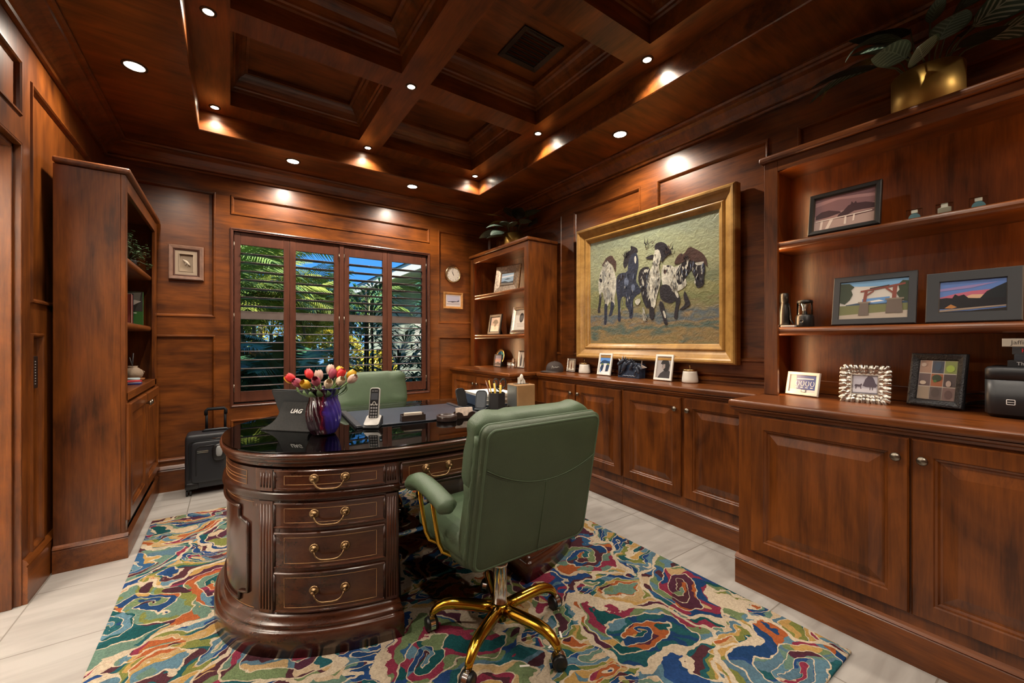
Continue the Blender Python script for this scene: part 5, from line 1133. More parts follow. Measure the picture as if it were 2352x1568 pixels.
HORSES=[
('w',[(0.185,0.724),(0.218,0.694),(0.25,0.664),(0.278,0.596),(0.295,0.525),(0.291,0.457),(0.269,0.39),(0.278,0.33),(0.25,0.293),(0.227,0.374),(0.205,0.345),(0.185,0.297),(0.165,0.348),(0.151,0.42),(0.131,0.463),(0.11,0.414),(0.092,0.467),(0.09,0.539),(0.101,0.579),(0.11,0.619),(0.131,0.657),(0.151,0.694)]),
('n',[(0.131,0.677),(0.151,0.709),(0.185,0.749),(0.244,0.759),(0.276,0.709),(0.295,0.696),(0.288,0.594),(0.269,0.636),(0.244,0.68),(0.218,0.694),(0.191,0.723),(0.158,0.693)]),
('k',[(0.101,0.579),(0.131,0.57),(0.138,0.544),(0.117,0.534),(0.101,0.553)]),
('s',[(0.185,0.498),(0.218,0.464),(0.231,0.393),(0.205,0.376),(0.185,0.437)]),
('s',[(0.145,0.644),(0.171,0.63),(0.178,0.579),(0.151,0.522),(0.138,0.564)]),
('b',[(0.158,0.349),(0.198,0.346),(0.191,0.256),(0.185,0.166),(0.155,0.165),(0.161,0.248)]),
('b',[(0.231,0.373),(0.278,0.34),(0.257,0.282),(0.244,0.243),(0.205,0.235),(0.227,0.284)]),
('k',[(0.104,0.445),(0.131,0.422),(0.12,0.352),(0.11,0.301),(0.117,0.275),(0.083,0.27),(0.083,0.303),(0.097,0.364)]),
('b',[(0.446,0.757),(0.493,0.744),(0.518,0.693),(0.521,0.618),(0.504,0.565),(0.493,0.501),(0.527,0.46),(0.549,0.411),(0.493,0.389),(0.464,0.354),(0.47,0.278),(0.458,0.204),(0.429,0.21),(0.429,0.272),(0.387,0.322),(0.399,0.379),(0.363,0.401),(0.338,0.364),(0.338,0.287),(0.344,0.185),(0.307,0.191),(0.313,0.279),(0.307,0.367),(0.291,0.457),(0.295,0.564),(0.338,0.592),(0.411,0.587),(0.417,0.653),(0.429,0.717)]),
('k',[(0.441,0.8),(0.481,0.783),(0.51,0.764),(0.515,0.73),(0.481,0.736),(0.446,0.724),(0.411,0.644),(0.381,0.62),(0.363,0.661),(0.381,0.716),(0.411,0.758),(0.446,0.761)]),
('w',[(0.479,0.699),(0.493,0.711),(0.502,0.681),(0.493,0.641),(0.481,0.661)]),
('l',[(0.375,0.534),(0.405,0.55),(0.429,0.509),(0.405,0.464),(0.381,0.486)]),
('l',[(0.446,0.478),(0.481,0.484),(0.493,0.436),(0.458,0.42)]),
('k',[(0.313,0.571),(0.363,0.579),(0.387,0.552),(0.338,0.52),(0.307,0.504)]),
('k',[(0.625,0.602),(0.566,0.607),(0.527,0.58),(0.515,0.517),(0.538,0.449),(0.56,0.346),(0.604,0.27),(0.646,0.303),(0.636,0.448),(0.631,0.529)]),
('w',[(0.549,0.503),(0.566,0.511),(0.577,0.463),(0.56,0.456)]),
('w',[(0.571,0.583),(0.604,0.587),(0.609,0.568),(0.577,0.559)]),
('w',[(0.734,0.595),(0.808,0.587),(0.847,0.56),(0.912,0.588),(0.893,0.511),(0.93,0.473),(0.939,0.422),(0.893,0.394),(0.828,0.375),(0.769,0.398),(0.729,0.472)]),
('k',[(0.893,0.587),(0.957,0.597),(1.009,0.577),(0.996,0.546),(0.948,0.504),(0.903,0.435),(0.865,0.431),(0.847,0.518)]),
('k',[(0.719,0.447),(0.789,0.448),(0.828,0.392),(0.856,0.322),(0.808,0.3),(0.749,0.322),(0.714,0.36)]),
('s',[(0.808,0.463),(0.847,0.467),(0.865,0.414),(0.828,0.401)]),
('w',[(0.934,0.572),(0.948,0.562),(0.93,0.54),(0.921,0.549)]),
('w',[(0.893,0.52),(0.907,0.526),(0.912,0.496),(0.898,0.477)]),
('n',[(0.749,0.557),(0.774,0.558),(0.769,0.524),(0.751,0.531)]),
('k',[(0.774,0.588),(0.803,0.586),(0.799,0.572),(0.779,0.575)]),
('n',[(0.837,0.587),(0.856,0.635),(0.893,0.662),(0.912,0.642),(0.957,0.696),(1.009,0.666),(1.052,0.634),(1.081,0.597),(1.094,0.516),(1.073,0.558),(1.027,0.57),(0.957,0.597),(0.903,0.59),(0.865,0.583)]),
('k',[(0.975,0.545),(1.009,0.569),(1.069,0.563),(1.077,0.518),(1.065,0.456),(1.069,0.408),(1.022,0.389),(1.001,0.424),(1.005,0.455),(0.979,0.508)]),
('w',[(1.048,0.522),(1.062,0.524),(1.059,0.489),(1.048,0.482)]),
('w',[(0.996,0.571),(1.044,0.571),(1.069,0.571),(1.061,0.552),(1.018,0.549)]),
('k',[(0.828,0.384),(0.865,0.388),(0.893,0.327),(0.87,0.253),(0.865,0.186),(0.837,0.183),(0.842,0.246),(0.856,0.305)]),
('k',[(0.921,0.391),(0.948,0.339),(0.966,0.296),(0.961,0.272),(0.893,0.243),(0.879,0.252),(0.93,0.286),(0.912,0.342)]),
('w',[(0.837,0.391),(0.861,0.393),(0.879,0.345),(0.865,0.334)]),
('k',[(0.719,0.333),(0.754,0.304),(0.769,0.216),(0.789,0.15),(0.759,0.142),(0.739,0.218),(0.709,0.29)]),
('w',[(0.741,0.252),(0.761,0.251),(0.774,0.198),(0.759,0.195)]),
('w',[(0.678,0.728),(0.719,0.72),(0.734,0.682),(0.724,0.636),(0.709,0.59),(0.719,0.535),(0.729,0.472),(0.709,0.413),(0.688,0.353),(0.678,0.283),(0.646,0.267),(0.636,0.34),(0.604,0.415),(0.593,0.471),(0.615,0.55),(0.652,0.598),(0.657,0.642),(0.668,0.685)]),
('s',[(0.668,0.48),(0.693,0.495),(0.704,0.44),(0.683,0.371),(0.668,0.417)]),
('s',[(0.657,0.624),(0.688,0.624),(0.683,0.602),(0.662,0.604)]),
('k',[(0.673,0.764),(0.719,0.777),(0.769,0.754),(0.794,0.715),(0.823,0.671),(0.789,0.664),(0.759,0.643),(0.734,0.612),(0.729,0.674),(0.709,0.722),(0.673,0.72)]),
('k',[(0.582,0.673),(0.625,0.688),(0.668,0.69),(0.657,0.656),(0.62,0.662)]),
('w',[(0.56,0.3),(0.582,0.271),(0.593,0.216),(0.609,0.184),(0.571,0.185),(0.566,0.227)]),
('k',[(0.625,0.296),(0.668,0.284),(0.673,0.212),(0.646,0.182),(0.625,0.214)]),
('w',[(0.481,0.343),(0.527,0.367),(0.549,0.347),(0.515,0.303)]),
]
# ------------------------------------------------------------------ horse painting
def canvas_mat():
    m, t, b = nt('oil_canvas'); L = t.links.new
    tc = t.nodes.new('ShaderNodeTexCoord'); sp = t.nodes.new('ShaderNodeSeparateXYZ'); L(tc.outputs['Object'], sp.inputs[0])
    n = t.nodes.new('ShaderNodeTexNoise'); n.inputs['Scale'].default_value = 5; n.inputs['Detail'].default_value = 3
    mp = t.nodes.new('ShaderNodeMapping'); mp.inputs['Scale'].default_value = (1, 1, 2.8); L(tc.outputs['Object'], mp.inputs[0]); L(mp.outputs[0], n.inputs['Vector'])
    a = t.nodes.new('ShaderNodeMath'); a.operation = 'MULTIPLY_ADD'; L(n.outputs['Fac'], a.inputs[0]); a.inputs[1].default_value = .34; L(sp.outputs['Z'], a.inputs[2])
    d = t.nodes.new('ShaderNodeMath'); d.operation = 'SUBTRACT'; d.inputs[1].default_value = .17; L(a.outputs[0], d.inputs[0])
    r = t.nodes.new('ShaderNodeValToRGB'); e = r.color_ramp.elements
    br = 1.25; st = [(0, (.15, .125, .055)), (.06, (.20, .135, .055)), (.12, (.055, .090, .075)), (.17, (.19, .13, .06)), (.22, (.07, .095, .11)), (.27, (.17, .14, .07)), (.33, (.13, .14, .055)), (.42, (.19, .185, .080)), (.48, (.13, .15, .085)), (.58, (.23, .235, .13)), (.75, (.24, .26, .155)), (.9, (.185, .215, .150))]
    st = [(p, tuple(br*q for q in c)) for p, c in st]
    e[0].position = 0; e[0].color = (*st[0][1], 1); e[1].position = st[1][0]; e[1].color = (*st[1][1], 1)
    for p, c in st[2:]:
        k = e.new(p); k.color = (*c, 1)
    L(d.outputs[0], r.inputs[0])
    n2 = t.nodes.new('ShaderNodeTexNoise'); n2.inputs['Scale'].default_value = 22; n2.inputs['Detail'].default_value = 4; L(mp.outputs[0], n2.inputs['Vector'])
    hs = t.nodes.new('ShaderNodeHueSaturation'); L(r.outputs[0], hs.inputs['Color'])
    k = t.nodes.new('ShaderNodeMath'); k.operation = 'MULTIPLY_ADD'; k.inputs[1].default_value = .8; k.inputs[2].default_value = .6; L(n2.outputs['Fac'], k.inputs[0]); L(k.outputs[0], hs.inputs['Value'])
    L(hs.outputs[0], b.inputs['Base Color']); b.inputs['Roughness'].default_value = .45
    n3 = t.nodes.new('ShaderNodeTexNoise'); n3.inputs['Scale'].default_value = 26; n3.inputs['Detail'].default_value = 5; n3.inputs['Distortion'].default_value = 1.5; L(tc.outputs['Object'], n3.inputs['Vector'])
    u = t.nodes.new('ShaderNodeBump'); u.inputs['Strength'].default_value = .8; u.inputs['Distance'].default_value = .006; L(n3.outputs['Fac'], u.inputs['Height']); L(u.outputs[0], b.inputs['Normal'])
    return m
GILT = wood('gilded_frame', (.27, .135, .032), (.50, .28, .075), 'y', .36, .2, 20.)
t = thing('framed_painting', 'large gilt framed oil painting of four running horses', 'painting', (2.684, 2.0335, 1.05), RW)
g = G(); g.rings((-.7215, 0, 0), X_, Z_, 1.443, 1.164, [(0, 0), (0, .050), (.004, .062), (.014, .069), (.026, .068), (.036, .060), (.040, .052), (.046, .050), (.062, .042), (.080, .030), (.086, .028), (.090, .036), (.098, .040), (.106, .037), (.110, .028), (.118, .024), (.126, .020), (.130, .014), (.134, .010)], cap=False); g.make('frame', GILT, t)
g = G(); g.poly([(-.7215, 0, 0), (-.7215, 0, 1.164), (.7215, 0, 1.164), (.7215, 0, 0)]); g.make('backing', MATTE, t)
g = G(); g.poly([(-.588, 0, 0), (.588, 0, 0), (.588, 0, .907), (-.588, 0, .907)]); o = g.make('canvas', canvas_mat(), t); o.location = (0, -.0105, .1285)
HC = {'w': (.52, .50, .42), 'n': (.055, .024, .018), 'k': (.016, .013, .018), 's': (.27, .27, .25), 'b': (.020, .026, .050), 'l': (.12, .15, .23)}
def paintm(k, c): return mat('oil_paint_'+k, c, .45, var=.35, vs=28, bump=.6, bs=60)
PM = {k: paintm(k, c) for k, c in HC.items()}
def tri_poly(g, pts, y):
    f = g.poly([(a, y, b) for a, b in pts])
HNAME = 'white horse', 'dark horse', 'pinto horse', 'cream horse'
g = G(); keys = list(PM)
for i, (k, pts) in enumerate(HORSES):
    g.mi = keys.index(k); lay = []
    for q in range(len(pts)):
        (a, b), (c, d) = pts[q], pts[(q+1) % len(pts)]
        lay += [(a*.78+c*.22-.582, b*.78+d*.22), (a*.25+c*.75-.582, b*.25+d*.75)]
    g.poly([(a, -.0006-.00012*i, b) for a, b in lay])
rnd = random.Random(11)
for i in range(330):     # loose palette-knife strokes over the bodies
    k, pts = HORSES[rnd.choice([0, 0, 8, 14, 17, 18, 20, 26, 34, 34, 39])]
    cx = sum(p[0] for p in pts)/len(pts); cz = sum(p[1] for p in pts)/len(pts)
    p = rnd.choice(pts); u = rnd.uniform(.15, .8); x = p[0]+(cx-p[0])*u-.582; z = p[1]+(cz-p[1])*u
    c = {'w': ['s', 'w', 'k', 's'], 'b': ['l', 'k', 'b', 's'], 'k': ['l', 'w', 's', 'b']}.get(k, 'wsks')[rnd.randrange(4)]
    a = rnd.uniform(-.5, .5)+PI/2; l = rnd.uniform(.010, .032); w = rnd.uniform(.002, .006)
    dx, dz = math.cos(a)*l, math.sin(a)*l; g.mi = keys.index(c)
    g.poly([(x-dx, -.0064-.00002*i, z-dz), (x+w, -.0064-.00002*i, z-w*.4), (x+dx, -.0064-.00002*i, z+dz), (x-w, -.0064-.00002*i, z+w*.4)])
for (x, z, n, sp) in ((.18, .74, 9, .05), (.40, .80, 9, .06), (.62, .82, 9, .09), (.80, .76, 16, .10), (.93, .68, 8, .08)):   # wind-blown mane wisps
    for i in range(n):
        a = rad(rnd.uniform(20, 150)); l = rnd.uniform(.02, .06); x0 = x+rnd.uniform(-sp, sp)*.4-.582; z0 = z+rnd.uniform(-.09, -.035); g.mi = keys.index(rnd.choice('kkn'))
        g.poly([(x0-.005, -.0130, z0), (x0+.005, -.0130, z0), (x0+math.cos(a)*l, -.0130, z0+math.sin(a)*l)])
o = g.make('painted_horses', [PM[k] for k in keys], t); o.location = (0, -.0105, .1285)

# ------------------------------------------------------------------ things on the desk
TZ = .776
t = thing('tablet', 'black tablet in a folding stand case, left of the tulip vase', 'tablet', (.235, 2.225, TZ), math.atan2(-.72, .70))
W = .27; H = .19; le = rad(24)
RB = Matrix.Translation((0, .115, .012)) @ Matrix.Rotation(le, 4, 'X')
g = G(RB); g.prism([(x, -.004, z) for x, z in rrect(-W/2, W/2, 0, H, .010)], (0, .009, 0)); g.make('body', MATTE, t, bev=.001)
g = G(RB); g.prism([(x, -.0075, z) for x, z in rrect(-W/2+.004, W/2-.004, .004, H-.004, .008)], (0, .004, 0)); g.make('case_back', mat('case_black', (.013, .014, .016), .5), t)
g = G(RB); g.poly([(x, .0055, z) for x, z in rrect(-W/2+.008, W/2-.008, .008, H-.008, .006)]); g.make('screen', BLACK, t)
g = G(); rows = []
top = RB @ V((0, -.010, .128)); 
for k in range(9):
    u = k/8; wd = .135-.052*math.sin(PI/2*min(1, u*1.5)); p = V((0, -.035, .003)).lerp(top, u); p.z -= .018*math.sin(PI*u); 
    rows.append([(-wd, p.y, p.z), (wd, p.y, p.z)])
FLAP = mat('woven_grey_case', (.019, .0185, .018), .8, spec=.2, var=.3, vs=160, bump=.3, bs=350)
g.grid(rows); g.grid([[V(a)+V((0, .003, -.002)), V(b)+V((0, .003, -.002))] for a, b in rows]); g.make('stand_flap', FLAP, t)
g = G(); g.prism([(x, y, .0) for x, y in rrect(-.135, .135, -.036, .125, .008)], (0, 0, .004)); g.make('stand_base', FLAP, t)
o = text_mesh('logo', 'UAG', .030, pcol((.62, .62, .6)), t, 'CENTER', .0004, .25, .0008)
pl0, pl1 = V((0, -.035, .003)), top; p = pl0.lerp(pl1, .74); p.z -= .018*math.sin(PI*.74)
sl = math.atan2((pl1.z-pl0.z)+.030, pl1.y-pl0.y); o.location = (.012, p.y-.004, p.z+.003); o.rotation_euler = (sl, 0, 0)
g = G(); g.tube([(-.125, .165, .085), (-.155, .170, .082), (-.172, .18, .06), (-.165, .19, .03), (-.14, .19, .008), (-.10, .21, .003)], .0022, 6); g.tube([(-.130, .165, .085), (-.152, .169, .083)], .0045, 8); g.make('charging_cable', MATTE, t)
# vase with tulips
VP = V((.352, 2.035, TZ))
def vase_mat():
    m, t, b = nt('violet_art_glass'); L = t.links.new; tc = t.nodes.new('ShaderNodeTexCoord'); sp = t.nodes.new('ShaderNodeSeparateXYZ'); L(tc.outputs['Object'], sp.inputs[0])
    n = t.nodes.new('ShaderNodeTexNoise'); n.inputs['Scale'].default_value = 14; n.inputs['Distortion'].default_value = 1.; L(tc.outputs['Object'], n.inputs['Vector'])
    k = t.nodes.new('ShaderNodeMath'); k.operation = 'MULTIPLY_ADD'; k.inputs[1].default_value = .05; L(n.outputs['Fac'], k.inputs[0])
    dt = t.nodes.new('ShaderNodeVectorMath'); dt.operation = 'DOT_PRODUCT'; L(tc.outputs['Object'], dt.inputs[0]); dt.inputs[1].default_value = (.82, -.57, 0); L(dt.outputs['Value'], k.inputs[2])
    r = t.nodes.new('ShaderNodeValToRGB'); e = r.color_ramp.elements
    e[0].position = .0; e[0].color = (.020, .004, .012, 1); e[1].position = .040; e[1].color = (.028, .004, .012, 1)
    for p, c in ((.046, (.16, .005, .018)), (.054, (.045, .008, .06)), (.066, (.045, .025, .28)), (.09, (.06, .04, .34))):
        q = e.new(p); q.color = (*c, 1)
    L(k.outputs[0], r.inputs[0]); L(r.outputs[0], b.inputs['Base Color']); b.inputs['Roughness'].default_value = .08; b.inputs['Transmission Weight'].default_value = .25; b.inputs['Coat Weight'].default_value = .8; b.inputs['IOR'].default_value = 1.5
    b.inputs['Subsurface Weight'].default_value = .0
    return m
t = thing('glass_vase', 'fluted purple and red glass vase holding the tulips', 'vase', VP)
def flute(r, z, a): return r*(1+.022*math.sin(22*(a+z*4.)))
prof = [(.036, 0), (.050, .004), (.064, .030), (.073, .065), (.075, .095), (.070, .13), (.060, .16), (.060, .185), (.070, .20), (.084, .211), (.082, .213), (.066, .203), (.056, .185), (.056, .16), (.066, .13), (.070, .095), (.060, .03), (.02, .012), (.0005, .011)]
def dens(p, n=4):
    o = []
    for i in range(len(p)-1):
        for k in range(n): o.append((p[i][0]+(p[i+1][0]-p[i][0])*k/n, p[i][1]+(p[i+1][1]-p[i][1])*k/n))
    return o+[p[-1]]
g = G(); g.lathe(dens(prof), 132, cap1=False, fn=flute); g.make('body', vase_mat(), t)
TUL = {'red': (.55, .015, .018), 'yellow': (.72, .42, .02), 'cream': (.66, .54, .38), 'mauve': (.30, .045, .085), 'blush': (.58, .40, .33)}
GRN = mat('tulip_green', (.10, .17, .045), .5, var=.3, vs=30); GRN2 = mat('tulip_leaf', (.075, .14, .042), .45, var=.3, vs=20)
Rv, Fv = V((.8227, -.5685, 0)), V((.5685, .8227, 0))
def tulip(col, lab, sx, sz, dep, tilt=.0):
    tip = Rv*sx+Fv*dep+V((0, 0, sz)); t = thing('tulip', lab, 'tulip', VP+V((0, 0, .02)), 0, 'tulips in the purple vase')
    b = V((tip.x*.15, tip.y*.15, .03)); neck = V((tip.x*.52, tip.y*.52, .175)); ax = (tip-neck).normalized()
    g = G(); g.tube([b, b.lerp(neck, .5)+V((0, 0, .0)), neck, neck.lerp(tip, .5), tip], .0035, 7); g.make('stem', GRN, t)
    m = mat('petal_'+col, TUL[col], .45, var=.18, vs=40)
    q = (ax+V((tip.x, tip.y, 0))*.5).normalized(); BMx = Matrix.Translation(tip) @ q.to_track_quat('Z', 'Y').to_matrix().to_4x4()
    for ly, n_ in ((0, 3), (1, 3)):
        for k in range(n_):
            g = G(BMx); a0 = 2*PI*k/n_+ly*PI/3+sx*20; rows = []
            for i in range(9):
                v = i/8; r = (.017-.0015*ly)*math.sin(PI*(.10+.72*v))**.7*1.12; z = .048*v; sp = .98*math.sin(PI*min(.96, .12+.80*v))**.6
                rows.append([(r*math.cos(a0+(j-4)/4*sp), r*math.sin(a0+(j-4)/4*sp), z-.003*abs((j-4)/4)**2*v) for j in range(9)])
            g.sm = True; g.grid(rows); g.make('petal', m, t)
    g = G(); az = math.atan2(tip.y, tip.x); rows = []
    a = az+.35; p0 = neck*.9; dirv = V((math.cos(a), math.sin(a), 0))
    for i in range(9):
        u = i/8; p = p0.lerp(tip, u*.85)+dirv*.020*math.sin(PI*u)-V((0, 0, .01)); s_ = V((-math.sin(a), math.cos(a), 0)); w = .013*math.sin(PI*min(1, .1+.9*u))
        rows.append([p-s_*w, p+dirv*.003, p+s_*w])
    g.sm = True; g.grid(rows); g.make('leaf', GRN2, t)
for c, lb, sx, sz, dp in (('yellow', 'yellow tulip at the far left edge of the bouquet', -.118, .240, -.03), ('red', 'red tulip at the left of the bouquet, in front of the yellow one', -.098, .246, -.06),
    ('red', 'red tulip behind the left mauve tulip', -.066, .252, .02), ('mauve', 'mauve tulip at the left front of the bouquet', -.062, .228, -.07), ('yellow', 'yellow tulip at the front left of centre', -.025, .224, -.085),
    ('blush', 'pale pink tulip behind the front yellow tulip', -.018, .246, .0), ('blush', 'tallest pale pink tulip at the back of the bouquet', .004, .268, .05), ('mauve', 'mauve tulip at the front centre of the bouquet', .012, .234, -.085),
    ('mauve', 'mauve tulip at the back centre of the bouquet', .026, .252, .02), ('cream', 'cream tulip at the front right of centre', .052, .226, -.075), ('yellow', 'yellow tulip beside the right hand red tulip', .044, .262, .04),
    ('red', 'red tulip at the right of the bouquet', .068, .256, .0), ('yellow', 'yellow tulip behind the right hand cream tulips', .098, .252, .03), ('cream', 'cream tulip at the right front of the bouquet', .090, .234, -.06), ('blush', 'blush tulip at the far right edge of the bouquet', .122, .240, -.02)):
    tulip(c, lb, sx, sz-.02, dp)
# cordless phone in its cradle
t = thing('cordless_phone', 'silver and black cordless phone standing in its cradle', 'phone', (.585, 2.065, TZ), rad(-30))
SIL = mat('silver_plastic', (.42, .40, .37), .4); KEY = pcol((.34, .34, .34))
g = G(); g.prism([(-.038, -.052, 0), (-.038, .046, 0), (-.038, .046, .046), (-.038, .03, .050), (-.038, -.046, .012), (-.038, -.052, .006)], (.076, 0, 0)); g.make('cradle', BLACK, t, bev=.005, seg=3)
g = G(); g.M = Matrix.Translation((0, -.049, .0135)) @ Matrix.Rotation(rad(26), 4, 'X'); g.prism([(x, y, 0) for x, y in rrect(-.036, .036, 0, .085, .014)], (0, 0, .004)); g.make('cradle_face', SIL, t, bev=.001)
HM = Matrix.Translation((0, -.002, .030)) @ Matrix.Rotation(rad(-14), 4, 'X')
g = G(HM); g.prism([(x, .0, z) for x, z in rrect(-.025, .025, 0, .165, .012)], (0, .018, 0)); hs_ = g.make('handset', SIL, t, bev=.004, seg=3)
g = G(HM); g.prism([(x, -.0012, z) for x, z in rrect(-.021, .021, .008, .160, .009)], (0, .004, 0)); g.make('faceplate', BLACK, hs_)
g = G(HM); g.poly([(x, -.0016, z) for x, z in rrect(-.0165, .0165, .103, .137, .002)]); g.make('screen', pcol((.055, .06, .07)), hs_)
g = G(HM)
for i in range(3):
    for j in range(4): g.prism([(x, -.0026, z) for x, z in rrect(-.0165+.0122*i, -.0075+.0122*i, .014+.0145*j, .0235+.0145*j, .003, 3)], (0, .002, 0))
g.make('keypad', KEY, hs_)
g = G(HM); g.tube([(.007*math.cos(2*PI*k/16), -.0022, .084+.0085*math.sin(2*PI*k/16)) for k in range(16)], .0022, 6, closed=True); g.prism([(x, -.0026, z) for x, z in rrect(-.0175, -.0085, .074, .083, .003, 3)], (0, .002, 0)); g.prism([(x, -.0026, z) for x, z in rrect(.0085, .0175, .074, .083, .003, 3)], (0, .002, 0)); g.make('navigation_keys', SIL, hs_)
g = G(HM); 
for i in range(7): g.box(-.014+.004*i+(.002 if i > 2 else 0), -.0115+.004*i+(.002 if i > 2 else 0), -.0018, -.001, .146, .149)
g.make('brand_mark', pcol((.5, .5, .5)), hs_)
# desk pad
PADM = mat('dark_blue_leather', (.028, .034, .050), .32, var=.25, vs=6, bump=.15, bs=300)
t = thing('desk_pad', 'large dark leather desk pad on the glass desk top', 'desk pad', (.862, 2.285, TZ), rad(-4))
g = G(); g.prism([(x, y, 0) for x, y in rrect(-.345, .345, -.245, .245, .006)], (0, 0, .007)); g.make('pad', PADM, t, bev=.002)
for s_ in (-1, 1):
    g = G(); g.box(s_*.345-.03 if s_ > 0 else -.345, .345 if s_ > 0 else -.315, -.245, .245, .0071, .013); g.make('side_bar', mat('pad_bar', (.034, .032, .036), .35), t, bev=.003)
DWOOD = wood('espresso_wood', (.012, .006, .0045), (.030, .014, .010), 'x', .3, .2)
def at2(x, y): return (x, y, TZ)
t = thing('card_holder', 'dark wooden business card holder in front of the desk pad', 'card holder', (.795, 2.075, TZ+.0072), rad(-8)); t.location.z = TZ+.0072
g = G(); g.box(-.062, .062, -.024, -.018, 0, .030); g.box(-.062, .062, .018, .024, 0, .034); g.box(-.062, -.056, -.024, .024, 0, .030); g.box(.056, .062, -.024, .024, 0, .030); g.box(-.062, .062, -.024, .024, 0, .004); g.make('tray', DWOOD, t, bev=.001)
tc_ = thing('business_cards', 'small stack of pale business cards in the wooden card holder', 'cards', (.795, 2.075, TZ+.0115), rad(-8)); g = G(); g.box(-.046, .046, -.012, .013, 0, .036); g.make('stack', mat('card_stock', (.50, .42, .34), .7), tc_)
t = thing('coaster_holder', 'round dark wooden coaster holder on the desk', 'coaster holder', (.958, 2.005, TZ), 0)
g = G(); g.lathe([(.053, 0), (.055, .003), (.055, .026), (.053, .028), (.045, .028), (.044, .022), (.0005, .022)], 40, cap1=False); g.make('body', DWOOD, t)
t = thing('letter_holder', 'dark scalloped wooden letter holder beside the coaster holder', 'letter holder', (1.072, 2.02, TZ), rad(-10))
for y in (-.022, .022):
    g = G(); pts = [(-.060, 0), (.060, 0), (.060, .020), (.052, .032), (.038, .036), (.020, .030), (.012, .014), (-.012, .014), (-.020, .030), (-.038, .036), (-.052, .032), (-.060, .020)]
    g.prism([(a, y-.004, b) for a, b in pts], (0, .008, 0)); g.make('side', DWOOD, t)
g = G(); g.box(-.060, .060, -.022, .022, 0, .006); g.make('base', DWOOD, t)
t = thing('note_cards', 'pale printed note cards standing in the letter holder', 'cards', (1.072, 2.02, TZ+.0065), rad(-10)); g = G(); g.prism([(-.048, -.010, 0), (.048, -.010, 0), (.048, .002, .048), (-.048, .002, .048)], (0, .012, 0)); g.make('stack', mat('printed_card', (.55, .44, .36), .7, var=.3, vs=60), t)
def charger(label, x, y, rz, m, w, h):
    t = thing('charging_stand', label, 'charging stand', (x, y, TZ), rz, 'charging stands on the desk')
    M_ = Matrix.Translation((0, .0, .006)) @ Matrix.Rotation(rad(-20), 4, 'X')
    g = G(M_); g.prism([(a, 0, b) for a, b in rrect(-w/2, w/2, 0, h, w*.32, 8)], (0, .009, 0)); g.make('pad', m, t, bev=.002)
    g = G(M_); g.tube([(a, -.0005, b) for a, b in rrect(-w/2+.005, w/2-.005, .005, h-.005, w*.27, 8)], .0012, 6, closed=True); g.make('rim', MATTE, t)
    g = G(); g.prism([(a, b, 0) for a, b in rrect(-w/2, w/2, -.02, .065, .012)], (0, 0, .007)); g.make('foot', m, t, bev=.002)
    return t
CHB = mat('charger_black', (.011, .012, .014), .3); CHG = mat('charger_slate', (.028, .036, .046), .55)
t = charger('glossy black charging stand on the desk pad corner', 1.235, 2.335, rad(10), CHB, .076, .122)
t.location.z = TZ
t = charger('slate grey charging stand left of the pencil cup', 1.275, 2.195, rad(-45), CHG, .072, .118)
t = thing('pencil_cup', 'black hexagonal pencil cup on the desk', 'pencil cup', (1.395, 2.19, TZ), rad(8))
g = G(); hx = lambda r: [(r*math.cos(rad(60*k)), r*math.sin(rad(60*k))) for k in range(6)]
g.grid([[(a, b, z) for a, b in hx(r)] for r, z in ((.056, 0), (.056, .100), (.052, .100), (.052, .006))], cu=True, cap0=True, cap1=True); g.make('body', mat('espresso_cup', (.014, .012, .013), .4), t, bev=.0015)
def pencil(name, label, dx, dy, ax, ay, L_, r, m, tipm):
    t = thing(name, label, 'pen', (1.395+dx, 2.19+dy, TZ+.008), 0, 'pens and pencils in the cup')
    d = V((ax, ay, 1)).normalized(); g = G(); g.tube([V((0, 0, 0)), d*L_], r, 6); g.make('barrel', m, t); g = G(); g.tube([d*(L_+.0003), d*(L_+.012)], [r, r*.3], 6); g.make('tip', tipm, t)
YEL = mat('pencil_yellow', (.62, .42, .05), .4); BLU = mat('pen_blue', (.03, .06, .16), .35); WOODP = mat('bare_cedar', (.50, .32, .18), .6)
pencil('pencil', 'brown pencil leaning furthest left in the cup', -.025, .0, -.28, .1, .165, .0042, mat('pencil_brown', (.16, .06, .03), .4), WOODP)
pencil('pencil', 'yellow pencil second from the left in the cup', -.015, .01, -.16, .1, .172, .0045, YEL, BLACK)
pencil('marker', 'thick yellow marker at the left of the cup', -.012, -.015, -.11, .0, .155, .007, YEL, BLACK)
pencil('pen', 'dark blue pen in the middle of the cup', .0, .0, -.06, .03, .150, .005, BLU, CHROME)
pencil('marker', 'short yellow marker at the right front of the cup', .014, -.018, .0, -.03, .142, .008, YEL, mat('marker_cap', (.55, .15, .05), .4))
pencil('pen', 'black pen at the right of the cup', .022, .0, .06, .05, .150, .005, BLACK, CHROME)
t = thing('scissors', 'black handled scissors standing in the pencil cup', 'scissors', (1.395, 2.19, TZ+.008), rad(-32), None, 0)
g = G(); g.prism([(.020, .0, .0), (.028, .0, .11), (.016, .0, .11)], (0, .002, 0)); g.make('blades', CHROME, t)
for dx, tl in ((.006, -.2), (.034, .12)):
    g = G(); g.tube([(dx+.0155*math.cos(2*PI*k/20)+tl*.06, .001, .150+.028*math.sin(2*PI*k/20)) for k in range(20)], .0040, 8, closed=True); g.tube([(.022, .001, .10), (dx+tl*.06, .001, .124)], .005, 8); g.make('handle', BLACK, t)
t = thing('tissue_box', 'tan and grey cube tissue box cover on the desk', 'tissue box', (1.560, 2.155, TZ), rad(-4))
g = G(); g.box(-.067, .067, -.067, .067, 0, .148); g.make('cover', mat('tan_cover', (.30, .165, .065), .5, var=.12, vs=15), t, bev=.006, seg=3)
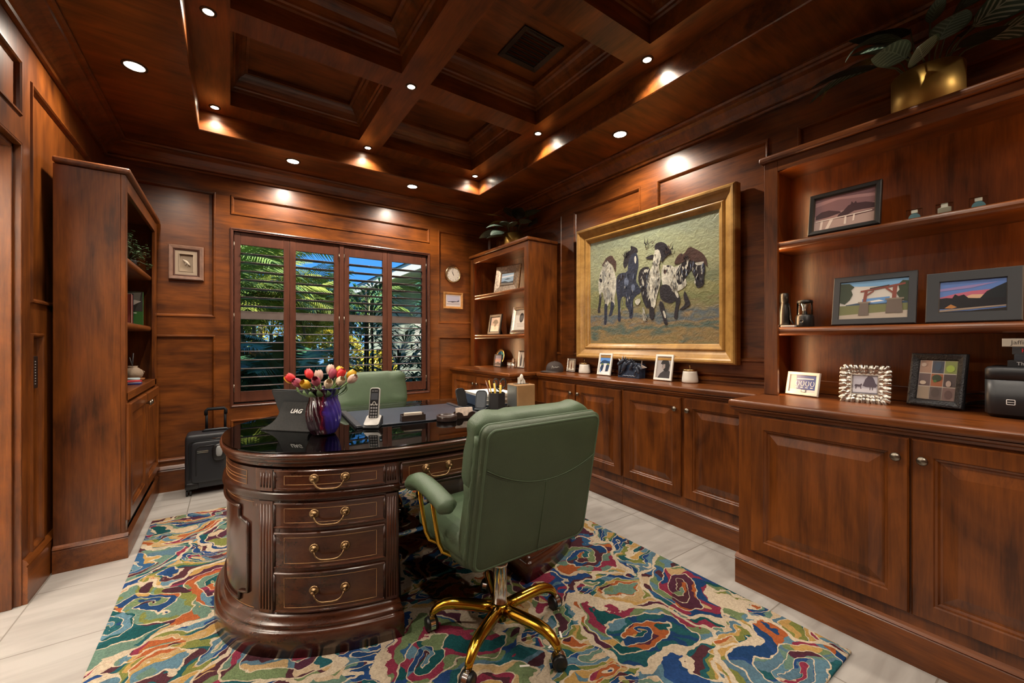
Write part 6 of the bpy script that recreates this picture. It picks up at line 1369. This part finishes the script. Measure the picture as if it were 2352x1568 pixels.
g = G(); g.box(-.0685, -.066, -.058, .058, .006, .140); g.make('side_panel', mat('brushed_metal_panel', (.26, .27, .26), .35, .7), t)
g = G(); g.prism([(x, y, .1482) for x, y in rrect(-.055, .055, -.025, .025, .02)], (0, 0, .0008)); g.make('slot', MATTE, t)
tt = thing('tissue', 'white tissue sticking out of the tissue box', 'tissue', (1.560, 2.155, TZ+.1495), rad(-4)); g = G(); rows = []
for i in range(9):
    u = i/8; rows.append([((j-5)/5*(.030-.016*u)+.006*math.sin(u*3)-.012*u*(j < 3), .008*math.sin(j*1.7+u*2)*(1-.4*u), .055*u*(1-.35*abs((j-5)/5)**1.5)+.004*math.sin(j*2.1)*u) for j in range(11)])
g.sm = True; g.grid(rows); g.sell((.004, 0, .04), .012, .009, .022, 1, 1, 14, 8); g.make('sheet', mat('tissue_paper', (.80, .77, .70), .9), tt)
t = thing('paper_tray', 'dark blue paper tray at the right end of the desk', 'tray', (1.47, 2.43, TZ), rad(-6)); g = G(); g.box(-.13, .16, -.15, .15, 0, .004); g.box(-.13, .16, .146, .15, 0, .065); g.box(-.13, -.126, -.15, .15, 0, .065); g.box(.156, .16, -.15, .15, 0, .065); g.make('tray', mat('navy_tray', (.02, .035, .07), .35), t)
t = thing('paper_stack', 'stack of loose white papers in the blue tray', 'papers', (1.485, 2.43, TZ+.0045), rad(-6)); rnd = random.Random(5); g = G()
for k in range(14):
    a, b = rnd.uniform(-.006, .006), rnd.uniform(-.006, .006); g.box(-.125+a, .14+a, -.135+b, .135+b, .0052*k, .0052*k+.0045)
g.make('sheets', PAPER, t)
# cables under the desk
CAB = mat('cable_black', (.012, .012, .013), .5)
t = thing('power_cable', 'black power cables hanging in the kneehole beside the left pedestal', 'cable', (0, 0, 0))
g = G(); g.tube([(.62, 2.05, .58), (.605, 2.02, .40), (.62, 1.98, .25), (.66, 1.93, .10), (.64, 1.88, .025), (.60, 1.86, .019), (.585, 1.90, .019)], .005, 8); g.tube([(.64, 2.06, .58), (.66, 2.05, .35), (.70, 2.02, .12), (.68, 1.95, .03), (.64, 1.83, .019), (.60, 1.80, .019)], .004, 8); g.make('cables', CAB, t)
for k, (x, y, rz, lb) in enumerate(((1.10, 1.245, 60, 'small white scrap of paper on the rug by the front right caster'), (1.03, 1.22, 10, 'small white paper sliver on the rug right of the chair base'), (.885, 1.20, -30, 'white pen-like sliver on the rug below the chair base'))):
    t = thing('paper_scrap', lb, 'paper scrap', (x, y, .0125), rad(rz), 'paper scraps on the rug'); g = G(); g.box(-.018, .018, -.004, .004, 0, .0012); g.make('sheet', PAPER, t)
# ------------------------------------------------------------------ garden outside the window
GR = mat('lawn', (.05, .085, .025), .95, var=.5, vs=4.)
g = G(); g.box(-14, 16, 4.42, 24, -.25, -.10); struct(g.make('ground_garden', GR))
g = G(); g.box(-14, 16, -14, YF-.3, -.25, -.10); struct(g.make('ground_bounce', mat('pale_bounce_ground', (.58, .54, .47), .8, var=.1)))  # unseen pale ground behind the room, added to bounce daylight
PG = [mat('palm_green_'+n, c, .5, var=.45, vs=3.) for n, c in (('bright', (.30, .36, .06)), ('mid', (.20, .31, .07)), ('deep', (.085, .26, .125)), ('gold', (.60, .50, .06)))]
TRK = mat('palm_cane', (.20, .19, .10), .6, var=.3, vs=10)
def frond(g, base, az, el, ln, droop, nl, lw, ll, rnd):
    p = V(base); e = el; n = 22; pts = [p.copy()]; dirs = []
    for i in range(n):
        d = V((math.cos(az)*math.cos(e), math.sin(az)*math.cos(e), math.sin(e))); p = p+d*(ln/n); e -= droop/n*(.4+1.2*i/n); pts.append(p.copy()); dirs.append(d)
    g.tube(pts, [.010*(1-.8*i/n) for i in range(n+1)], 4, cap=False)
    for k in range(nl):
        u = .18+.80*k/nl; i = min(n-1, int(u*n)); q = pts[i].lerp(pts[i+1], u*n-i); d = dirs[i]; sd = V((-math.sin(az), math.cos(az), 0)); up = sd.cross(d)*-1
        l = ll*(.35+1.1*math.sin(PI*min(1, u*.85+.1)))*rnd.uniform(.85, 1.1)
        for s_ in (-1, 1):
            v = (d*.75+sd*s_*.75+V((0, 0, .12))).normalized(); tip = q+v*l-V((0, 0, l*.42)); md = q+v*l*.5-V((0, 0, l*.06)); w = d*lw
            g.poly([q-w*.5, q+w*.5, md+w*.6, md-w*.6]); g.poly([md-w*.6, md+w*.6, tip])
def feather_palm(label, x, y, h, n, ln, seed, m):
    rnd = random.Random(seed); t = thing('areca_palm', label, 'palm', (x, y, -.10), 0, 'palms outside the window')
    for st in range(3 if n > 8 else 2):
        g = G(); a = rnd.uniform(0, 6.3); b = V((.22*math.cos(a), .22*math.sin(a), 0)); hh = h*rnd.uniform(.35, .62); tp = V((b.x*2.2, b.y*2.2, hh)); g.tube([b, b.lerp(tp, .5)+V((0, 0, .03)), tp], [.045, .035, .028], 8); g.make('trunk', TRK, t)
        g = G()
        for k in range(n):
            az = 2*PI*k/n+rnd.uniform(-.3, .3); frond(g, tp, az, rnd.uniform(.75, 1.35), ln*rnd.uniform(.8, 1.15), rnd.uniform(1.1, 1.9), 34, .022, .34*ln/1.5, rnd)
        g.make('fronds', m, t)
    return t
feather_palm('sunlit feathery palm seen through the first shutter', -.75, 6.9, 3.1, 11, 1.65, 1, PG[1]); feather_palm('tall feathery palm behind the first shutter palm', -1.9, 8.6, 3.5, 11, 1.8, 2, PG[0])
feather_palm('bright feathery palm seen through the second shutter', .55, 7.8, 2.9, 11, 1.6, 3, PG[0]); feather_palm('yellow green palm in the middle distance behind the second shutter', 1.5, 10.2, 3.0, 10, 1.7, 4, PG[0])
feather_palm('tall pale feathery palm at the back, seen through the second shutter', .45, 9.4, 3.9, 11, 1.9, 8, PG[0]); feather_palm('tall feathery palm left of the neighbouring house roof', 1.75, 9.6, 3.6, 11, 1.7, 9, PG[1]); feather_palm('low dark feathery palm close to the first shutter', -.55, 5.7, 1.35, 12, 1.0, 5, PG[2]); feather_palm('low dark feathery palm close to the second shutter', .35, 5.65, 1.25, 12, .95, 6, PG[2]); feather_palm('shaded feathery palm at the left edge of the window view', -1.4, 6.2, 1.7, 11, 1.2, 7, PG[2])
def fan_palm(label, x, y, hs, seed, m):
    rnd = random.Random(seed); t = thing('lady_palm', label, 'palm', (x, y, -.10), 0, 'fan palms outside the window')
    for h in hs:
        b = V((rnd.uniform(-.3, .3), rnd.uniform(-.25, .25), 0)); tp = b+V((rnd.uniform(-.1, .1), rnd.uniform(-.1, .1), h)); g = G(); g.tube([b, tp], .016, 7); g.make('cane', mat('dark_cane', (.04, .035, .022), .7), t)
        g = G()
        for k in range(15):
            az = 2.4*k+rnd.uniform(-.3, .3); q = tp-V((0, 0, .05*k)); el = rnd.uniform(.1, .9); d = V((math.cos(az)*math.cos(el), math.sin(az)*math.cos(el), math.sin(el))); c = q+d*.22; g.tube([q, c], .004, 4)
            sd = V((-math.sin(az), math.cos(az), 0)); 
            for j in range(9):
                a = rad(-78+156*j/8); v = (d*math.cos(a)+sd*math.sin(a)).normalized(); l = .40*(1-.15*abs(j-4)/4); n_ = v.cross(V((0, 0, 1))).normalized()*.021
                md = c+v*l*.55; tip = c+v*l-V((0, 0, .10)); g.poly([c, md+n_, md-n_]); g.poly([md-n_, md+n_, tip])
        g.make('leaves', m, t)
fan_palm('dark lady palm with fan leaves behind the third shutter', 1.72, 5.7, (2.05, 1.85, 1.55, 1.2, .8), 21, PG[2]); fan_palm('dark lady palm with fan leaves behind the fourth shutter', 2.45, 5.75, (2.1, 1.8, 1.5, 1.1, .7), 22, PG[2]); fan_palm('low dark lady palm below the fourth shutter', 2.25, 5.4, (1.2, 1.0, .75, .5), 23, PG[2])
def shrub(label, x, y, r, h, seed, m, n=1500, grp='shrubs in the garden'):
    rnd = random.Random(seed); t = thing('shrub', label, 'shrub', (x, y, -.10), 0, grp); g = G()
    for k in range(n):
        a = rnd.uniform(0, 2*PI); cz = rnd.uniform(-.3, 1); rr_ = math.sqrt(1-cz*cz)*rnd.uniform(.72, 1.0); c = V((r*rr_*math.cos(a), r*rr_*math.sin(a), h*.5+h*.5*cz)); l = rnd.uniform(.035, .075)
        u = V((rnd.gauss(0, 1), rnd.gauss(0, 1), rnd.gauss(0, 1))).normalized()*l; w = u.cross(V((rnd.gauss(0, 1), rnd.gauss(0, 1), rnd.gauss(0, 1)))).normalized()*l*.4; g.poly([c-u, c+w, c+u, c-w])
    g.make('foliage', m, t); g = G(); g.tube([(0, 0, 0), (0, 0, h*.6)], .04, 7); g.make('stem', TRK, t)
shrub('golden yellow shrub behind the second shutter', 1.55, 8.3, .75, 1.5, 31, PG[3]); shrub('golden yellow shrub in front of the neighbouring house', 2.45, 8.4, .45, 1.1, 32, PG[3]); shrub('yellow green tree at the far end of the garden', .2, 13.5, 1.9, 4.2, 33, PG[3], 2600)
shrub('dark green shrub filling the left of the garden', -3.3, 9.6, 1.8, 3.2, 34, PG[1], 2600); shrub('dark green hedge bush beneath the palms', -1.2, 7.4, .9, 1.3, 35, PG[2]); shrub('dark green bush beneath the second shutter', .7, 6.5, .7, 1.0, 36, PG[2]); shrub('olive tree in the distance behind the palms', -1.2, 14., 2.1, 4.0, 37, PG[1], 2600)
for k, (x, y, r, h, mi) in enumerate(((-5.2, 13.2, 2.0, 3.4, 0), (-3.0, 12.2, 1.5, 2.7, 1), (-.6, 11.6, 1.3, 2.4, 0), (1.6, 12.4, 1.3, 2.5, 3), (3.1, 15.0, 1.6, 3.0, 0))):
    shrub(('broad sunlit hedge bush at the far left of the garden', 'green hedge bush second from the left at the end of the garden', 'sunlit hedge bush in the middle of the garden boundary', 'golden hedge bush at the right of the garden boundary', 'pale hedge bush beside the corner of the neighbouring house')[k], x, y, r, h, 50+k, PG[mi], 3200, 'hedge along the garden boundary')
# neighbouring house
STUC = mat('pale_green_stucco', (.50, .57, .48), .85, var=.05, vs=8); EAVE = mat('painted_soffit', (.55, .58, .54), .6); TILE = mat('grey_roof_tile', (.30, .29, .27), .7, var=.2, vs=6)
t = thing('neighbouring_house', 'pale green neighbouring house with white eaves outside the right shutters', 'house', (3.6, 9.0, -.10))
g = G(); g.box(3.6, 9.0, 6.9, 13.5, -.10, 2.62); g.make('wall', STUC, t, world=True)
g = G(); g.box(3.595, 3.59, 6.9, 13.5, .2, .22); g.box(3.02, 9.4, 6.3, 14, 2.62, 2.66); g.make('soffit', EAVE, t, world=True)
g = G(); g.box(2.98, 3.02, 6.26, 14.04, 2.60, 2.80); g.box(2.98, 9.4, 6.26, 6.30, 2.60, 2.80); g.make('fascia', WHITE, t, world=True)
g = G(); g.poly([(2.94, 6.22, 2.81), (2.94, 14.1, 2.81), (6.2, 10.2, 4.2), (6.2, 9.6, 4.2)]); g.poly([(2.94, 6.22, 2.81), (9.4, 6.22, 2.81), (6.2, 9.6, 4.2)]); g.make('roof', TILE, t, world=True)
g = G(); g.box(3.52, 3.6, 6.82, 6.9, -.1, 2.62); g.box(3.57, 3.6, 8.0, 9.2, .9, 2.1); g.make('trim', WHITE, t, world=True)

# ------------------------------------------------------------------ daylight, added hall fill light, camera
W = bpy.data.worlds.new('World'); S.world = W; W.use_nodes = True; wt = W.node_tree
bg = wt.nodes['Background']; wc = wt.nodes.new('ShaderNodeTexCoord'); wsx = wt.nodes.new('ShaderNodeSeparateXYZ'); wr = wt.nodes.new('ShaderNodeValToRGB')
wt.links.new(wc.outputs['Generated'], wsx.inputs[0]); wt.links.new(wsx.outputs['Z'], wr.inputs[0]); we = wr.color_ramp.elements
we[0].position = 0; we[0].color = (.16, .36, .62, 1); we[1].position = .6; we[1].color = (.05, .17, .50, 1); q = we.new(.12); q.color = (.055, .25, .66, 1)
wt.links.new(wr.outputs[0], bg.inputs[0]); bg.inputs[1].default_value = WS
sl_ = bpy.data.lights.new('sun', 'SUN'); sl_.energy = SUNE; sl_.angle = rad(.6); sl_.color = (1, .93, .80); so = bpy.data.objects.new('sun', sl_); COL.objects.link(so)
so.rotation_euler = (rad(46), 0, rad(-38)); so.location = (-3, -4, 8)
hl = thing('added_hall_light', 'unseen uplighter added to brighten the hall beyond the left opening', 'fill light', (-2.5, .95, 0))  # invented uplight, out of view, added to fill the hall with soft light
g = G(); g.lathe([(.14, 0), (.14, .02), (.012, .03), (.012, 1.75), (.02, 1.76)], 24); g.make('stand', BRASS, hl)
g = G(); g.lathe([(.02, 1.75), (.12, 1.80), (.17, 1.86), (.165, 1.86), (.11, 1.81), (.001, 1.775)], 28, cap0=False, cap1=False); g.make('bowl', BRASS, hl)
la = bpy.data.lights.new('hall_fill', 'SPOT'); la.energy = HALL; la.color = (1, .92, .82); la.shadow_soft_size = .08; la.spot_size = rad(150); la.spot_blend = .4; lo = bpy.data.objects.new('hall_fill', la); COL.objects.link(lo); lo.parent = hl; lo.location = (0, 0, 1.83); lo.rotation_euler = (PI, 0, 0)
cam = bpy.data.cameras.new('camera'); co_ = bpy.data.objects.new('camera', cam); COL.objects.link(co_); co_.location = (0, 0, 1.2); co_.rotation_euler = (PI/2, 0, -math.atan2(646, 935)); cam.sensor_width = 36; cam.lens = 935/2352*36; cam.clip_start = .02; cam.clip_end = 200
S.camera = co_
vs_ = S.view_settings; vs_.view_transform = 'Standard'; vs_.look = 'None'; vs_.exposure = EXPO; vs_.gamma = 1; vs_.use_curve_mapping = False
cy = S.cycles; cy.max_bounces = 10; cy.diffuse_bounces = 5; cy.glossy_bounces = 5; cy.transmission_bounces = 8; cy.transparent_max_bounces = 16; cy.sample_clamp_indirect = 6.; cy.caustics_reflective = False; cy.caustics_refractive = False; cy.use_denoising = True
